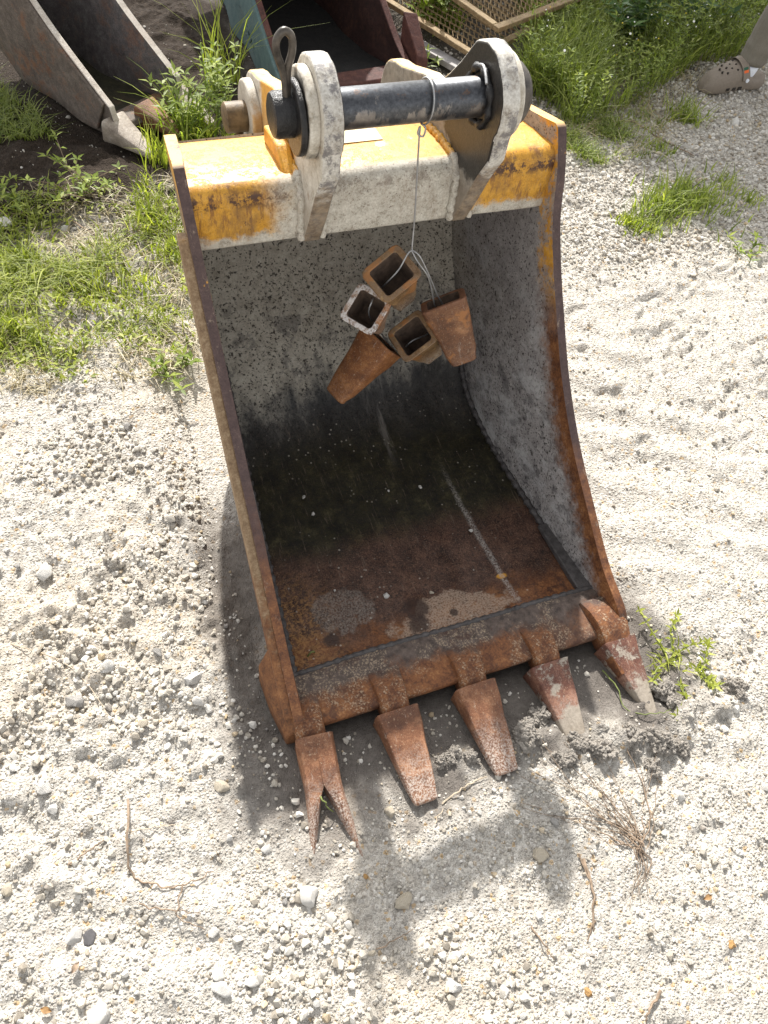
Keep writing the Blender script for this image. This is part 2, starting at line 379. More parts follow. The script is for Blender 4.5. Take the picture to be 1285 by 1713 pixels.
def tooth_mat(name, dark, mid_, lite, mud=.0, rim=None, worn=.85):
    n = NT(name); co = n.rnd_co(); Y = n.xyz[1]
    big = n.noise(9, 5, .7, co)
    f = n.add(n.mul(n.noise(30, 7, .7, co), .55), n.mul(n.noise(330, 4, .75, co), .45))
    c = n.ramp(f, [(.32, dark), (.5, mid_), (.66, lite)])
    wear = n.st(n.add(Y, n.mul(n.sub(n.noise(22, 6, .7, co), .5), .09)), -.06, -.17)
    sp = n.st(n.noise(260, 4, .75, co), .42, .60)
    c = n.mix(n.mul(n.st(big, .50, .62), .6), c, dark); c = n.mix(n.mul(n.st(big, .46, .36), .5), c, tuple(min(1, x*1.35) for x in lite))
    sc_ = n.st(n.noise(60, 8, .8, n.scl((2.2, .25, 1), co)), .58, .66); c = n.mix(n.mul(sc_, .55), c, (.42, .36, .30))
    c = n.mix(n.mul(n.mul(wear, sp), worn), c, (.52, .45, .39))  # worn tips, lightened further to imitate sunlight on them
    c = n.mix(n.mul(n.st(n.noise(200, 4, .75, co), .60, .66), .6), c, (.44, .33, .22))
    if rim:
        rm_ = n.mul(n.st(n.add(Y, n.mul(n.sub(n.noise(40, 6, .7, co), .5), .02)), -.010, -.003), n.st(n.noise(110, 5, .75, co), .40, .56)); c = n.mix(n.mul(rm_, .85), c, rim)
        c = n.mix(n.mul(n.st(n.noise(16, 4, .6, co), .57, .64), .7), c, (.36, .15, .045))
    if mud:
        mm = n.st(n.add(n.noise(18, 6, .7, co), n.mul(n.st(Y, -.05, -.16), .22)), .60-mud*.1, .67-mud*.1)
        c = n.mix(mm, c, n.ramp(n.noise(120, 5, .7, co), [(.3, (.22, .185, .145)), (.7, (.38, .33, .27))]))
    return n.finish(c, .62, 0, n.add(n.noise(120, 6, .75, co), n.mul(n.noise(26, 4, .6, co), .8)), .45, .0025, .4)
M['tooth'] = tooth_mat('tooth_rust', (.060, .024, .013), (.165, .068, .032), (.33, .165, .085))
M['tooth_muddy'] = tooth_mat('tooth_muddy', (.045, .019, .014), (.13, .052, .034), (.26, .135, .085), .8)
M['tooth_tan'] = tooth_mat('tooth_tan', (.075, .040, .018), (.19, .105, .042), (.34, .22, .10), 0, (.21, .135, .08))
M['tooth_brown'] = tooth_mat('tooth_brown', (.07, .030, .016), (.17, .075, .035), (.31, .155, .07), 0, (.20, .09, .05), .1)
M['tooth_pale'] = tooth_mat('tooth_pale', (.10, .055, .035), (.22, .13, .08), (.42, .32, .24), 0, (.66, .63, .60))
M['tooth_orange'] = tooth_mat('tooth_orange', (.075, .026, .010), (.21, .080, .026), (.38, .175, .06), 0, None, .1)
M['socket'] = simple('tooth_socket', (.075, .05, .035), .9, .5, 60)

# --- hitch ears
def ear_mat(name, py, pz, greasy, gr, yellow):
    n = NT(name); X, Y, Z = n.xyz
    mid = n.noise(40, 7, .7); fine = n.noise(240, 3, .7)
    c = n.ramp(n.add(n.mul(mid, .6), n.mul(fine, .4)), [(.32, (.24, .195, .14)), (.48, (.46, .42, .35)), (.66, (.64, .605, .53))])
    c = n.mix(n.mul(n.st(n.noise(19, 7, .75), .58, .68), .7), c, (.24, .17, .11))
    if yellow:
        yd = n.mul(n.st(n.add(Y, n.mul(n.sub(mid, .5), .05)), .805, .835), n.st(n.add(Y, n.mul(n.sub(mid, .5), .06)), 1.08, 1.05))
        c = n.mix(n.mul(yd, .95), c, n.ramp(mid, [(.35, (.48, .22, .025)), (.65, (.68, .36, .045))]))
    dy = n.sub(Y, py); dz = n.sub(Z, pz); d = n.m('SQRT', n.add(n.mul(dy, dy), n.mul(dz, dz)))
    ang = n.noise(17, 7, .72)
    g = n.st(n.add(d, n.mul(n.sub(ang, .5), .11)), gr, gr-.022)
    c = n.mix(n.mul(g, greasy), c, n.ramp(fine, [(.3, (.006, .006, .006)), (.7, (.036, .030, .025))]))
    if not yellow: c = n.mix(n.mul(n.inv(g), .7), c, n.ramp(mid, [(.35, (.075, .055, .04)), (.7, (.24, .20, .155))]))
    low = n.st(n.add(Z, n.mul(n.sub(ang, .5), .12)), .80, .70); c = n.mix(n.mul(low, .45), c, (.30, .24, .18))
    return n.finish(c, n.lerp(g, .75, .38), 0, n.add(n.mul(mid, .6), n.mul(fine, .3)), .45, .003)
PIN = (.738, .918); REAR = (1.125, .70)
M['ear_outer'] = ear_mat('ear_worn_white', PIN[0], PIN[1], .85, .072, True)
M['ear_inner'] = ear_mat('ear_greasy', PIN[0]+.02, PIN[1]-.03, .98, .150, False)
n = NT('ear_rim'); mid = n.noise(45, 7, .7); fine = n.noise(200, 3, .7); Y, Z = n.xyz[1], n.xyz[2]
c = n.ramp(n.add(n.mul(mid, .6), n.mul(fine, .4)), [(.32, (.17, .14, .11)), (.46, (.42, .39, .34)), (.66, (.68, .66, .61))])
c = n.mix(n.mul(n.st(n.noise(24, 7, .78), .50, .60), .8), c, (.12, .11, .115))
c = n.mix(n.mul(n.st(n.add(Z, n.mul(n.sub(mid, .5), .16)), .84, .76), .75), c, n.ramp(n.noise(60, 6, .7), [(.35, (.09, .055, .03)), (.65, (.30, .21, .12))]))
c = n.mix(n.mul(n.mul(n.st(Y, .84, .90), n.st(n.noise(20, 5, .7), .62, .5)), .8), c, (.70, .47, .16))
M['rim'] = n.finish(c, .6, 0, n.add(mid, n.mul(fine, .5)), .45, .003)
n = NT('pin_steel'); X, Y, Z = n.xyz
st_ = n.ramp(n.noise(30, 6, .7, n.scl((1.2, 1, 1))), [(.3, (.11, .095, .085)), (.5, (.19, .175, .165)), (.7, (.30, .275, .25))])
bp = n.st(n.add(n.noise(16, 6, .68, n.scl((1.4, .8, .6))), n.mul(n.sub(Z, .918), 5.0)), .44, .50)
bp = n.mx(bp, n.st(n.m('ABSOLUTE', n.sub(X, .03)), .155, .175))
c = n.mix(bp, st_, n.ramp(n.noise(140, 4, .7), [(.3, (.035, .037, .042)), (.7, (.10, .105, .115))]))
c = n.mix(n.mul(n.st(n.noise(28, 7, .75), .60, .66), .75), c, (.15, .085, .05))
M['pin'] = n.finish(c, n.add(.36, n.mul(n.sub(n.noise(25, 6, .7), .4), .35)), n.lerp(bp, .85, .75), n.noise(60, 6, .7), .25, .002, 1.0)
M['pin_rust'] = simple('pin_end_rust', (.13, .085, .04), .55, .6, 50)
M['grease'] = simple('black_grease', (.016, .015, .015), .30, .6, 40, bs=.6, bd=.004)
M['clip'] = simple('clip_steel', (.07, .06, .05), .38, .7, 45, .3)
M['wire'] = simple('galvanised_wire', (.36, .36, .36), .45, .25, 80, .6)
M['weld'] = simple('weld_metal', (.075, .068, .066), .55, .5, 70, .2, .6, .003)
n = NT('sticker_print'); X, Y = n.xyz[0], n.xyz[1]
c = n.ramp(n.noise(70, 4, .6), [(.3, (.62, .54, .34)), (.7, (.74, .68, .48))])
c = n.mix(n.st(n.noise(70, 6, .8), .63, .66), c, (.12, .08, .05)); M['sticker'] = n.finish(c, .6)

# --- ground
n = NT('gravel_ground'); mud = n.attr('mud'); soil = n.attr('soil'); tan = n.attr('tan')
a = n.noise(7, 6, .65); b = n.noise(60, 6, .7); f = n.noise(420, 3, .7); v = n.vor(140); v2 = n.vor(300)
c = n.ramp(n.add(n.mul(b, .5), n.mul(f, .5)), [(.32, (.215, .195, .165)), (.48, (.385, .358, .315)), (.66, (.56, .535, .485))])
peb = n.vor(140, out='Color'); sp_ = n.n('ShaderNodeSeparateColor'); n.set(sp_.inputs[0], peb)
c = n.mix(n.mul(n.st(sp_.outputs[0], .75, .95), .55), c, (.66, .63, .58)); c = n.mix(n.mul(n.st(sp_.outputs[1], .86, .97), .5), c, (.22, .19, .16))
c = n.mix(n.mul(n.st(sp_.outputs[2], .95, .99), .6), c, (.45, .28, .10))
c = n.mix(n.mul(tan, .28), c, n.ramp(b, [(.3, (.32, .25, .17)), (.7, (.54, .45, .33))]))
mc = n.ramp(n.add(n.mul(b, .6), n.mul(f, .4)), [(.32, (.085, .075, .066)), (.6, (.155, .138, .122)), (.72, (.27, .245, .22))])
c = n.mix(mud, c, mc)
sc_ = n.ramp(n.add(n.mul(b, .6), n.mul(f, .4)), [(.32, (.016, .012, .009)), (.55, (.042, .031, .023)), (.72, (.11, .085, .065))])  # earth tone darkened to stand in for shade where the sun reaches
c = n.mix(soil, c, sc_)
h = n.add(n.mul(n.st(v, .55, .05), n.lerp(mud, .8, .15)), n.add(n.mul(n.st(v2, .5, .05), .35), n.mul(b, .5)))
M['ground'] = n.finish(c, .95, 0, h, .75, .006, .15)
n = NT('gravel_stone'); oi = n.n('ShaderNodeObjectInfo').outputs['Random']
c = n.ramp(oi, [(0, (.22, .195, .16)), (.10, (.33, .30, .25)), (.35, (.44, .41, .355)), (.65, (.55, .525, .47)), (.90, (.70, .68, .635)), (.965, (.44, .34, .20)), (1.0, (.20, .195, .20))])
c = n.mix(n.mul(n.noise(90, 5, .7, n.rnd_co(3)), .4), c, (.36, .31, .25))
M['pebble'] = n.finish(c, .9, 0, n.noise(160, 5, .7), .5, .002, .2)
def stone_mat(name, c1, c2):
    n = NT(name); co = n.rnd_co(5); f = n.add(n.mul(n.noise(50, 6, .7, co), .6), n.mul(n.noise(300, 4, .7, co), .4))
    return n.finish(n.ramp(f, [(.32, c1), (.62, c2)]), .9, 0, n.add(n.noise(90, 6, .75, co), n.vor(120, co)), .6, .003, .2)
M['stone_white'] = stone_mat('stone_white', (.44, .41, .36), (.74, .72, .68)); M['stone_grey'] = stone_mat('stone_grey', (.20, .19, .18), (.42, .40, .37))
M['stone_tan'] = stone_mat('stone_tan', (.33, .28, .21), (.56, .50, .40)); M['stone_dark'] = stone_mat('stone_dark', (.06, .06, .065), (.22, .21, .21))
M['stone_orange'] = stone_mat('stone_orange', (.30, .16, .06), (.48, .30, .13)); M['clod'] = stone_mat('mud_clod', (.24, .215, .185), (.42, .385, .34))
# --- plants
def leaf_mat(name, lo, mid_, hi, tr=.38):
    n = NT(name); r = n.attr('rnd'); c = n.ramp(n.add(n.mul(r, .75), n.mul(n.noise(14, 3, .6), .25)), [(.1, lo), (.5, mid_), (.85, hi)])
    g = n.n('ShaderNodeMix', data_type='RGBA', blend_type='MULTIPLY'); g.inputs[0].default_value = 1; n.set(g.inputs[6], c); g.inputs[7].default_value = (1.25, 1.35, .55, 1)
    return n.finish(c, .5, 0, None, spec=.3, trans=(tr, g.outputs[2]))
M['grass'] = leaf_mat('grass_blades', (.12, .15, .025), (.26, .305, .05), (.46, .48, .12), .5)
M['grass_dark'] = leaf_mat('shade_grass', (.11, .145, .035), (.235, .285, .07), (.38, .41, .14), .48)
M['straw'] = leaf_mat('dry_grass', (.22, .17, .09), (.33, .27, .16), (.45, .39, .26), .2)
M['leaf'] = leaf_mat('weed_leaves', (.10, .145, .022), (.22, .285, .045), (.38, .43, .10), .48)
M['leaf_dark'] = leaf_mat('dark_weed_leaves', (.035, .075, .02), (.065, .13, .032), (.12, .20, .05), .3)
M['stem'] = simple('plant_stem', (.14, .17, .05), .7, .3, 40)
M['petal'] = simple('flower_petals', (.80, .80, .74), .7, .08, 40); M['petal_y'] = simple('flower_yellow', (.75, .55, .05), .7, .1, 40)
M['twig'] = simple('dry_twig', (.23, .17, .12), .9, .45, 60); M['twig_pale'] = simple('pale_dry_stalk', (.42, .35, .26), .9, .3, 60)
M['bark'] = simple('bark', (.12, .085, .06), .95, .4, 12, bs=.8, bd=.02)
M['dead_leaf'] = simple('dead_leaf', (.28, .16, .065), .7, .4, 60)
# --- the other buckets and scrap
def old_steel(name, pal, rusty=.4, sc=1.0):
    n = NT(name); big = n.noise(5*sc, 6, .68); mid = n.noise(34*sc, 7, .72); f = n.noise(230, 3, .7)
    c = n.ramp(n.add(n.mul(mid, .6), n.mul(f, .4)), [(.32, pal[0]), (.5, pal[1]), (.68, pal[2])])
    c = n.mix(n.mul(n.st(n.add(n.mul(big, .6), n.mul(mid, .4)), .50, .60), rusty), c, n.rust(1.0, light=.28))
    scr = n.st(n.noise(20, 7, .75, n.scl((1, .3, .8))), .60, .66); c = n.mix(n.mul(scr, .5), c, tuple(x*.35 for x in pal[0]))
    return n.finish(c, .75, 0, n.add(mid, n.mul(big, 1.2)), .5, .006)
M['grey_steel'] = old_steel('grey_weathered_steel', [(.055, .042, .034), (.12, .096, .078), (.23, .195, .165)], .7)
M['grey_inside'] = old_steel('grey_inside', [(.055, .048, .046), (.125, .112, .11), (.25, .235, .23)], .5)
M['wet_floor'] = old_steel('wet_dark_floor', [(.015, .014, .009), (.035, .032, .018), (.07, .062, .035)], .15)
M['pale_edge'] = old_steel('pale_worn_edge', [(.30, .25, .20), (.48, .43, .37), (.66, .62, .56)], .2)
M['teal'] = old_steel('blue_green_paint', [(.055, .098, .105), (.098, .158, .16), (.15, .22, .215)], .12)
M['dark_rust'] = old_steel('dark_red_rust', [(.035, .014, .012), (.075, .028, .022), (.13, .055, .04)], .2)
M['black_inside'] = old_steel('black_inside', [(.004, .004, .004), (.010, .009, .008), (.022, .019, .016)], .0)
M['mesh_paint'] = old_steel('old_yellow_paint', [(.11, .07, .04), (.25, .175, .09), (.42, .33, .19)], .45)
M['plank'] = simple('weathered_plank', (.32, .30, .29), .9, .35, 22, bs=.6)
M['rusty_pipe'] = old_steel('rusty_pipe', [(.07, .03, .02), (.15, .07, .04), (.24, .13, .08)], .6)
# --- person
n = NT('trouser_cloth'); wv = n.noise(420, 2, .6); big = n.noise(9, 4, .6)
M['trousers'] = n.finish(n.ramp(n.add(n.mul(wv, .5), n.mul(big, .5)), [(.35, (.135, .12, .095)), (.65, (.205, .185, .15))]), .9, 0, n.add(wv, n.mul(n.noise(24, 4, .6), 2)), .4, .004)
M['clog'] = simple('clog_foam', (.20, .165, .13), .65, .12, 120, bs=.15)
M['clog_dark'] = simple('clog_hole', (.03, .025, .02), .9); M['tag_green'] = simple('tag_green', (.03, .10, .06), .7, .1); M['tag_orange'] = simple('tag_orange', (.75, .14, .03), .7, .1)
M['sock'] = simple('white_sock', (.72, .75, .80), .9, .06, 200); M['skin'] = simple('skin', (.42, .24, .16), .55, .1, 40); M['shirt'] = simple('grey_shirt', (.20, .22, .26), .9, .12, 60); M['hair'] = simple('dark_hair', (.03, .02, .015), .7, .3, 90)
M['eye'] = simple('eye_white', (.7, .7, .68), .3, .02)
# ================================================================== ground
def masks(x, y):
    wob = fbm(x, y, 5, 4, 40)-.5; wob2 = fbm(x, y, 16, 4, 60)-.5
    u = np.asarray(x)+wob*.22; v = np.asarray(y)+wob2*.12
    # grey silt squeezed out round the teeth and along the left side of the bucket
    m1 = sstep(-.30, -.12, v+.10*wob2)*sstep(.10, -.02, v-.05)*sstep(-.60, -.42, u)*sstep(.62, .42, u)
    m2 = sstep(-.60, -.48, u)*sstep(-.30, -.40, u)*sstep(-.22, -.12, v)*sstep(.75, .45, v)
    mud = np.clip(np.maximum(m1, m2*.9), 0, 1)
    hitch_shade = np.exp(-(((x+.30)/.07)**2+((y+.42)/.12)**2))+np.exp(-(((x+.10)/.20)**2+((y+.36)/.055)**2))+np.exp(-(((x-.06)/.06)**2+((y+.34)/.14)**2))  # shadow of the hitch ears and pin, painted into the ground
    mud = np.maximum(mud, np.clip(hitch_shade, 0, 1)*sstep(.40, .62, fbm(x, y, 24, 4, 66))*.38)  # the mud mask also carries this painted shadow, broken up by noise
    soil = sstep(1.62, 1.95, v+.35*wob)*sstep(.55, .15, u+.2*wob)                     # earth round the old buckets, with shade painted into its colour
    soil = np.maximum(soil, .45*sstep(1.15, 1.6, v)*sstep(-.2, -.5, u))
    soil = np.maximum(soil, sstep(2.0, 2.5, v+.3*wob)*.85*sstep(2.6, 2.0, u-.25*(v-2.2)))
    tan = sstep(.52, .68, fbm(x, y, 3.1, 4, 90))*sstep(1.6, 1.0, v)*sstep(.1, -.3, u)
    tan = np.maximum(tan, .9*np.exp(-(((u+.50)/.10)**2+((v-1.05)/.13)**2)))
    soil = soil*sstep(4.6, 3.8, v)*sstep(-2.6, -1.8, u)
    return mud, np.clip(soil, 0, 1), np.clip(tan, 0, 1)
def height(x, y):
    x = np.asarray(x, float); y = np.asarray(y, float)
    mud, soil, tan = masks(x, y)
    h = (fbm(x, y, 1.3, 3, 1)-.5)*.030
    c = fbm(x, y, 9, 4, 7); h = h+(c-.5)*.018
    lump = fbm(x, y, 26, 3, 11); h = h+np.maximum(lump-.45, 0)*(.013+.011*sstep(.40, .56, fbm(x, y, 3.4, 3, 27)))*(1-.65*mud)
    smo = sstep(.35, .6, x)*sstep(-.1, .2, y)*sstep(2.0, 1.3, y); rough = sstep(.40, .56, fbm(x, y, 3.4, 3, 27))*(1-.55*sstep(.2, .6, x))
    h = h+(fbm(x, y, 70, 3, 13)-.5)*(.0065+.0075*rough)*(1-.45*mud)*(1-.45*smo)
    h = h+soil*(fbm(x, y, 11, 4, 17)-.45)*.05
    # tyre scuffs at the right and a heaped rim of clods in front of the right-hand teeth
    tr = np.sin((x*.55+y*1.0)*42+3*fbm(x, y, 4, 2, 23))*sstep(.48, .62, fbm(x, y, 4.2, 3, 21))
    h = h+tr*.005+sstep(.60, .70, fbm(x*1.0+y*.5, y*2.2-x*.9, 9, 3, 24))*(-.012)*sstep(.5, .7, x)*sstep(.2, .5, y)*sstep(1.4, 1.1, y)*sstep(.55, .8, x)*sstep(.1, .4, y)*sstep(1.6, 1.1, y)
    h = h+sstep(-.36, -.42, x)*sstep(-.2, -.1, y)*sstep(.8, .6, y)*(np.maximum(fbm(x, y, 34, 3, 29)-.5, 0)*.06)
    rim = np.exp(-(((x-.33)/.24)**2+((y+.185+.15*(x-.3))/.065)**2)); rim2 = np.exp(-(((x+.13)/.06)**2+((y+.16)/.03)**2))+np.exp(-(((x-.05)/.05)**2+((y+.15)/.03)**2))
    clod = fbm(x, y, 30, 4, 31)
    h = h+rim*(.012+.07*np.maximum(clod-.42, 0)*2)+rim2*(.004+.05*np.maximum(clod-.42, 0)*2)
    # pressed flat under the bucket and its teeth
    foot = sstep(-.26, -.10, y)*sstep(1.15, .95, y)*sstep(-.52, -.42, x)*sstep(.50, .42, x)
    h = h*(1-.55*foot)-.022*foot*sstep(-.02, .04, y)-.010*foot
    for (bx, by, yw, hw_, ln) in ((-.196, 2.2455, .5748, .20, .95), (.5281, 2.3858, .1229, .30, 1.5)):   # hollows under the old buckets
        lx = (x-bx)*np.cos(yw)+(y-by)*np.sin(yw); ly = -(x-bx)*np.sin(yw)+(y-by)*np.cos(yw)
        k_ = sstep(hw_+.06, hw_, np.abs(lx))*sstep(.02, .10, ly)*sstep(ln+.1, ln, ly); h = h*(1-k_)+np.minimum(h, -.03)*k_
    low = sstep(-.05, .02, y)*sstep(1.12, 1.0, y)*sstep(-.44, -.40, x)*sstep(.44, .40, x)
    return h*(1-low)+np.minimum(h, -.018)*low
def axis(lo, hi, fine0, fine1, d):
    a = list(np.arange(fine0, fine1, d)); s = d
    while a[-1] < hi: s *= 1.18; a.append(a[-1]+s)
    s = d
    while a[0] > lo: s *= 1.18; a.insert(0, a[0]-s)
    return np.array(a)
gx = axis(-150, 150, -1.25, 3.0, .0085); gy = axis(-150, 150, -.95, 3.5, .0085)
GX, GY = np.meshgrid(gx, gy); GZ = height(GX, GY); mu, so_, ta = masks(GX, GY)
far = np.maximum(np.abs(GX), np.abs(GY)) > 12; GZ = np.where(far, 0, GZ)
nx, ny = len(gx), len(gy); I = np.arange(nx*ny).reshape(ny, nx)
FQ = np.stack([I[:-1, :-1], I[:-1, 1:], I[1:, 1:], I[1:, :-1]], -1).reshape(-1, 4)
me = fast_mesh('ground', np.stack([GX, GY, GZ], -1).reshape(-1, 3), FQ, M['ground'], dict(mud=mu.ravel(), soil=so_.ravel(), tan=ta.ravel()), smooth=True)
ground = tag(obj('ground', me), kind='structure')

def rock_mesh(name, seed, mat, sub=2, rough=.22, flat=.75):
    import bmesh
    b = bmesh.new(); bmesh.ops.create_icosphere(b, subdivisions=sub, radius=1)
    r = np.random.default_rng(seed); pl = [(Vector(r.normal(size=3)).normalized(), r.uniform(.50, .86)) for _ in range(15)]
    o = r.uniform(0, 50)
    for v in b.verts:
        p = v.co.copy()
        for nrm, d in pl:                                    # chip flat faces off the ball
            k = p.dot(nrm)
            if k > d: p -= nrm*(k-d)*.95
        q = 1+rough*(float(vnoise(p.x*2+o, p.y*2+p.z*1.7+o, 5))-.5)+rough*.4*(float(vnoise(p.x*7+o, p.y*7+p.z*6+o, 6))-.5)
        v.co = Vector((p.x*q*1.1, p.y*q*.9, p.z*q*flat))
    m_ = bpy.data.meshes.new(name); b.to_mesh(m_); b.free(); m_.materials.append(mat)
    m_.polygons.foreach_set('use_smooth', np.ones(len(m_.polygons), bool)); m_.set_sharp_from_angle(angle=math.radians(28))
    return m_

# gravel: one object; small stones scattered over the ground by geometry nodes
N = 300000
px = rng.uniform(-1.25, 2.75, N); py = rng.uniform(-.95, 3.1, N)
near = rng.random(N) < 1.25-.28*np.hypot(px+.3, py+.4)
md, sl_, tn = masks(px, py)
cl = fbm(px, py, 6, 4, 71); cl2 = fbm(px, py, 22, 3, 73)
coarse = sstep(.44, .56, cl)*sstep(-.35, -.5, px-.55*np.maximum(-py, 0)+.3*0)*sstep(1.2, .9, py)
coarse = np.maximum(coarse, sstep(1.3, 1.8, py)*sstep(.9, 1.2, px))
keep = near*(1-.6*sstep(.35, .6, px)*sstep(-.1, .2, py)*sstep(1.6, 1.2, py))*(1-.62*md)*(1-.85*sl_)*np.clip(.14+1.05*sstep(.42, .60, .55*cl+.45*cl2), 0, 1)
shg = sstep(.45, .75, px)*sstep(1.05, 1.35, py)*(1-sstep(2.3, 2.7, py)); coarse = np.maximum(coarse, .75*shg); keep = np.maximum(keep*(230/300), .8*shg)
k = rng.random(N) < keep
k &= ~((np.abs(px) < .43) & (py > -.02) & (py < 1.15))
u_, v_ = project(px, py, 0*px); k &= (u_ > -90) & (u_ < 1380) & (v_ > -60) & (v_ < 1800)
px, py, coarse = px[k], py[k], coarse[k]
sz = np.exp(rng.normal(math.log(.0026), .50, len(px)))*(1+1.7*coarse*rng.random(len(px))**1.5); sz = np.clip(sz, .0016, .0125)
pz = height(px, py)+sz*.25
gm = bpy.data.meshes.new('gravel'); gm.vertices.add(len(px)); gm.vertices.foreach_set('co', np.stack([px, py, pz], -1).astype(np.float32).ravel())
t_ = gm.attributes.new('size', 'FLOAT', 'POINT'); t_.data.foreach_set('value', sz.astype(np.float32))
t_ = gm.attributes.new('rot', 'FLOAT_VECTOR', 'POINT'); t_.data.foreach_set('vector', (rng.random((len(px), 3))*np.array([.9, .9, 6.28])).astype(np.float32).ravel())
gm.update(); gm.materials.append(M['pebble'])
gravel = tag(obj('gravel', gm), 'loose pale limestone gravel scattered over the yard', None, kind='stuff')
kit = bpy.data.collections.new('gravel_kit')                 # not linked into the scene
for i in range(7): kit.objects.link(bpy.data.objects.new('pebble', rock_mesh('pebble', 100+i, M['pebble'], 1, .35)))
ng = bpy.data.node_groups.new('scatter_gravel', 'GeometryNodeTree')
ng.interface.new_socket('Geometry', in_out='INPUT', socket_type='NodeSocketGeometry'); ng.interface.new_socket('Geometry', in_out='OUTPUT', socket_type='NodeSocketGeometry')
gi = ng.nodes.new('NodeGroupInput'); go = ng.nodes.new('NodeGroupOutput'); ip = ng.nodes.new('GeometryNodeInstanceOnPoints'); ci = ng.nodes.new('GeometryNodeCollectionInfo')
m2p = ng.nodes.new('GeometryNodeMeshToPoints')
ci.inputs['Collection'].default_value = kit; ci.inputs['Separate Children'].default_value = True; ci.inputs['Reset Children'].default_value = True
a1 = ng.nodes.new('GeometryNodeInputNamedAttribute'); a1.data_type = 'FLOAT'; a1.inputs[0].default_value = 'size'
a2 = ng.nodes.new('GeometryNodeInputNamedAttribute'); a2.data_type = 'FLOAT_VECTOR'; a2.inputs[0].default_value = 'rot'
L = ng.links.new
L(gi.outputs[0], m2p.inputs[0]); L(m2p.outputs[0], ip.inputs['Points']); L(ci.outputs[0], ip.inputs['Instance']); ip.inputs['Pick Instance'].default_value = True
L(a1.outputs[0], ip.inputs['Scale']); L(a2.outputs[0], ip.inputs['Rotation']); L(ip.outputs[0], go.inputs[0])
gravel.modifiers.new('scatter', 'NODES').node_group = ng
# ================================================================== the excavator bucket
HW, TAPER, TH = .38, .0707, .020
def back_off(y, z): return max(0.0, y-(z-.05))
def xin(y, z): return HW-TAPER*back_off(y, z)
bucket = tag(empty('excavator_bucket'), 'yellow and rust excavator bucket standing upright in the middle of the yard', 'excavator bucket')
FRONT = [(0.0, .045), (.03, .083), (.13, .125), (.25, .200), (.375, .285), (.49, .385), (.585, .490), (.66, .580), (.712, .655), (.748, .735), (.790, .803), (.805, .810)]
INNER = [(.0, .040), (.10, .040), (.2, .024), (.35, .013), (.55, .013), (.70, .028), (.79, .058), (.855, .12), (.91, .19), (.97, .27), (1.04, .375), (1.09, .48), (1.09, .59), (1.03, .68), (.96, .738)]
REARP = [(.0, .0), (.10, -.006), (.35, -.012), (.6, -.012), (.74, .004), (.83, .05), (.90, .125), (.96, .205), (1.02, .285), (1.09, .39), (1.135, .49), (1.13, .61), (1.065, .70), (.955, .775)]
# --- cheek plates: a grid between the mouth edge and the back edge
def cheek(side):
    nA, nB = 90, 22
    F = resample([(p.x, p.y) for p in crom([(a, b, 0) for a, b in FRONT], 8)], nA)
    B = resample([(p.x, p.y) for p in crom([(a, b, 0) for a, b in REARP], 8)], nA)
    V, f, mi, ed = [], [], [], []
    for layer in (0, 1):
        for i in range(nA):
            for j in range(nB):
                t = (j/(nB-1))**1.25; y = F[i, 0]*(1-t)+B[i, 0]*t; z = F[i, 1]*(1-t)+B[i, 1]*t
                wv = (float(vnoise(y*5+3, z*5, 81+layer))-.5)*.008*min(1, t*4)
                x = xin(y, z)+wv+(TH if layer else 0)
                V.append((side*x, y, z)); ed.append(math.hypot(B[i, 0]-F[i, 0], B[i, 1]-F[i, 1])*t)
    q = lambda l, i, j: l*nA*nB+i*nB+j
    for i in range(nA-1):
        for j in range(nB-1):
            f.append((q(0, i, j), q(0, i+1, j), q(0, i+1, j+1), q(0, i, j+1))); mi.append(0)
            f.append((q(1, i, j), q(1, i, j+1), q(1, i+1, j+1), q(1, i+1, j))); mi.append(2)
        f.append((q(0, i, 0), q(1, i, 0), q(1, i+1, 0), q(0, i+1, 0))); mi.append(1)
        f.append((q(0, i, nB-1), q(0, i+1, nB-1), q(1, i+1, nB-1), q(1, i, nB-1))); mi.append(2)
    for j in range(nB-1):
        f.append((q(0, nA-1, j), q(1, nA-1, j), q(1, nA-1, j+1), q(0, nA-1, j+1))); mi.append(1)
        f.append((q(0, 0, j), q(0, 0, j+1), q(1, 0, j+1), q(1, 0, j))); mi.append(1)
    me = mesh('side_plate', V, f, [M['cheek'], M['edge'], M['outside']], mi, None, dict(edge=ed)); bmfix(me)
    return obj('side_plate', me, bucket, .0035, 2, 'left side plate with burnt brown edge and muddy outer face' if side < 0 else 'right side plate with worn yellow and rusty front edge')
plates = {s: cheek(s) for s in (-1, 1)}
# --- side cutter bars welded on the outside of the cheeks along the mouth
def bar(side):
    F = resample([(p.x, p.y) for p in crom([(a, b, 0) for a, b in FRONT[:10]], 8)], 60)
    F = F[2:-2]; rings = []
    for i, (y, z) in enumerate(F):
        dy, dz = F[min(i+1, len(F)-1)]-F[max(i-1, 0)]; l = math.hypot(dy, dz); ny_, nz_ = dz/l, -dy/l      # inward (down-back) normal
        x0 = xin(y, z)+TH-.002; bt = .019 if side < 0 else .008; tip = min(1, i/3, (len(F)-1-i)/4)*.3+.7
        off = .004 if side < 0 else .012; y0, z0 = y+ny_*off, z+nz_*off; w_ = .085*tip
        rings.append([(side*x0, y0, z0), (side*(x0+bt), y0+.002, z0-.002), (side*(x0+bt-.05*w_), y0+ny_*w_, z0+nz_*w_), (side*(x0-.05*w_), y0+ny_*w_, z0+nz_*w_)])
    g = Geo().loft(rings, 0); me = g.build('side_cutter_bar', [M['outside']])
    obj('side_cutter_bar', me, bucket, .003)
for s in (-1, 1): bar(s)
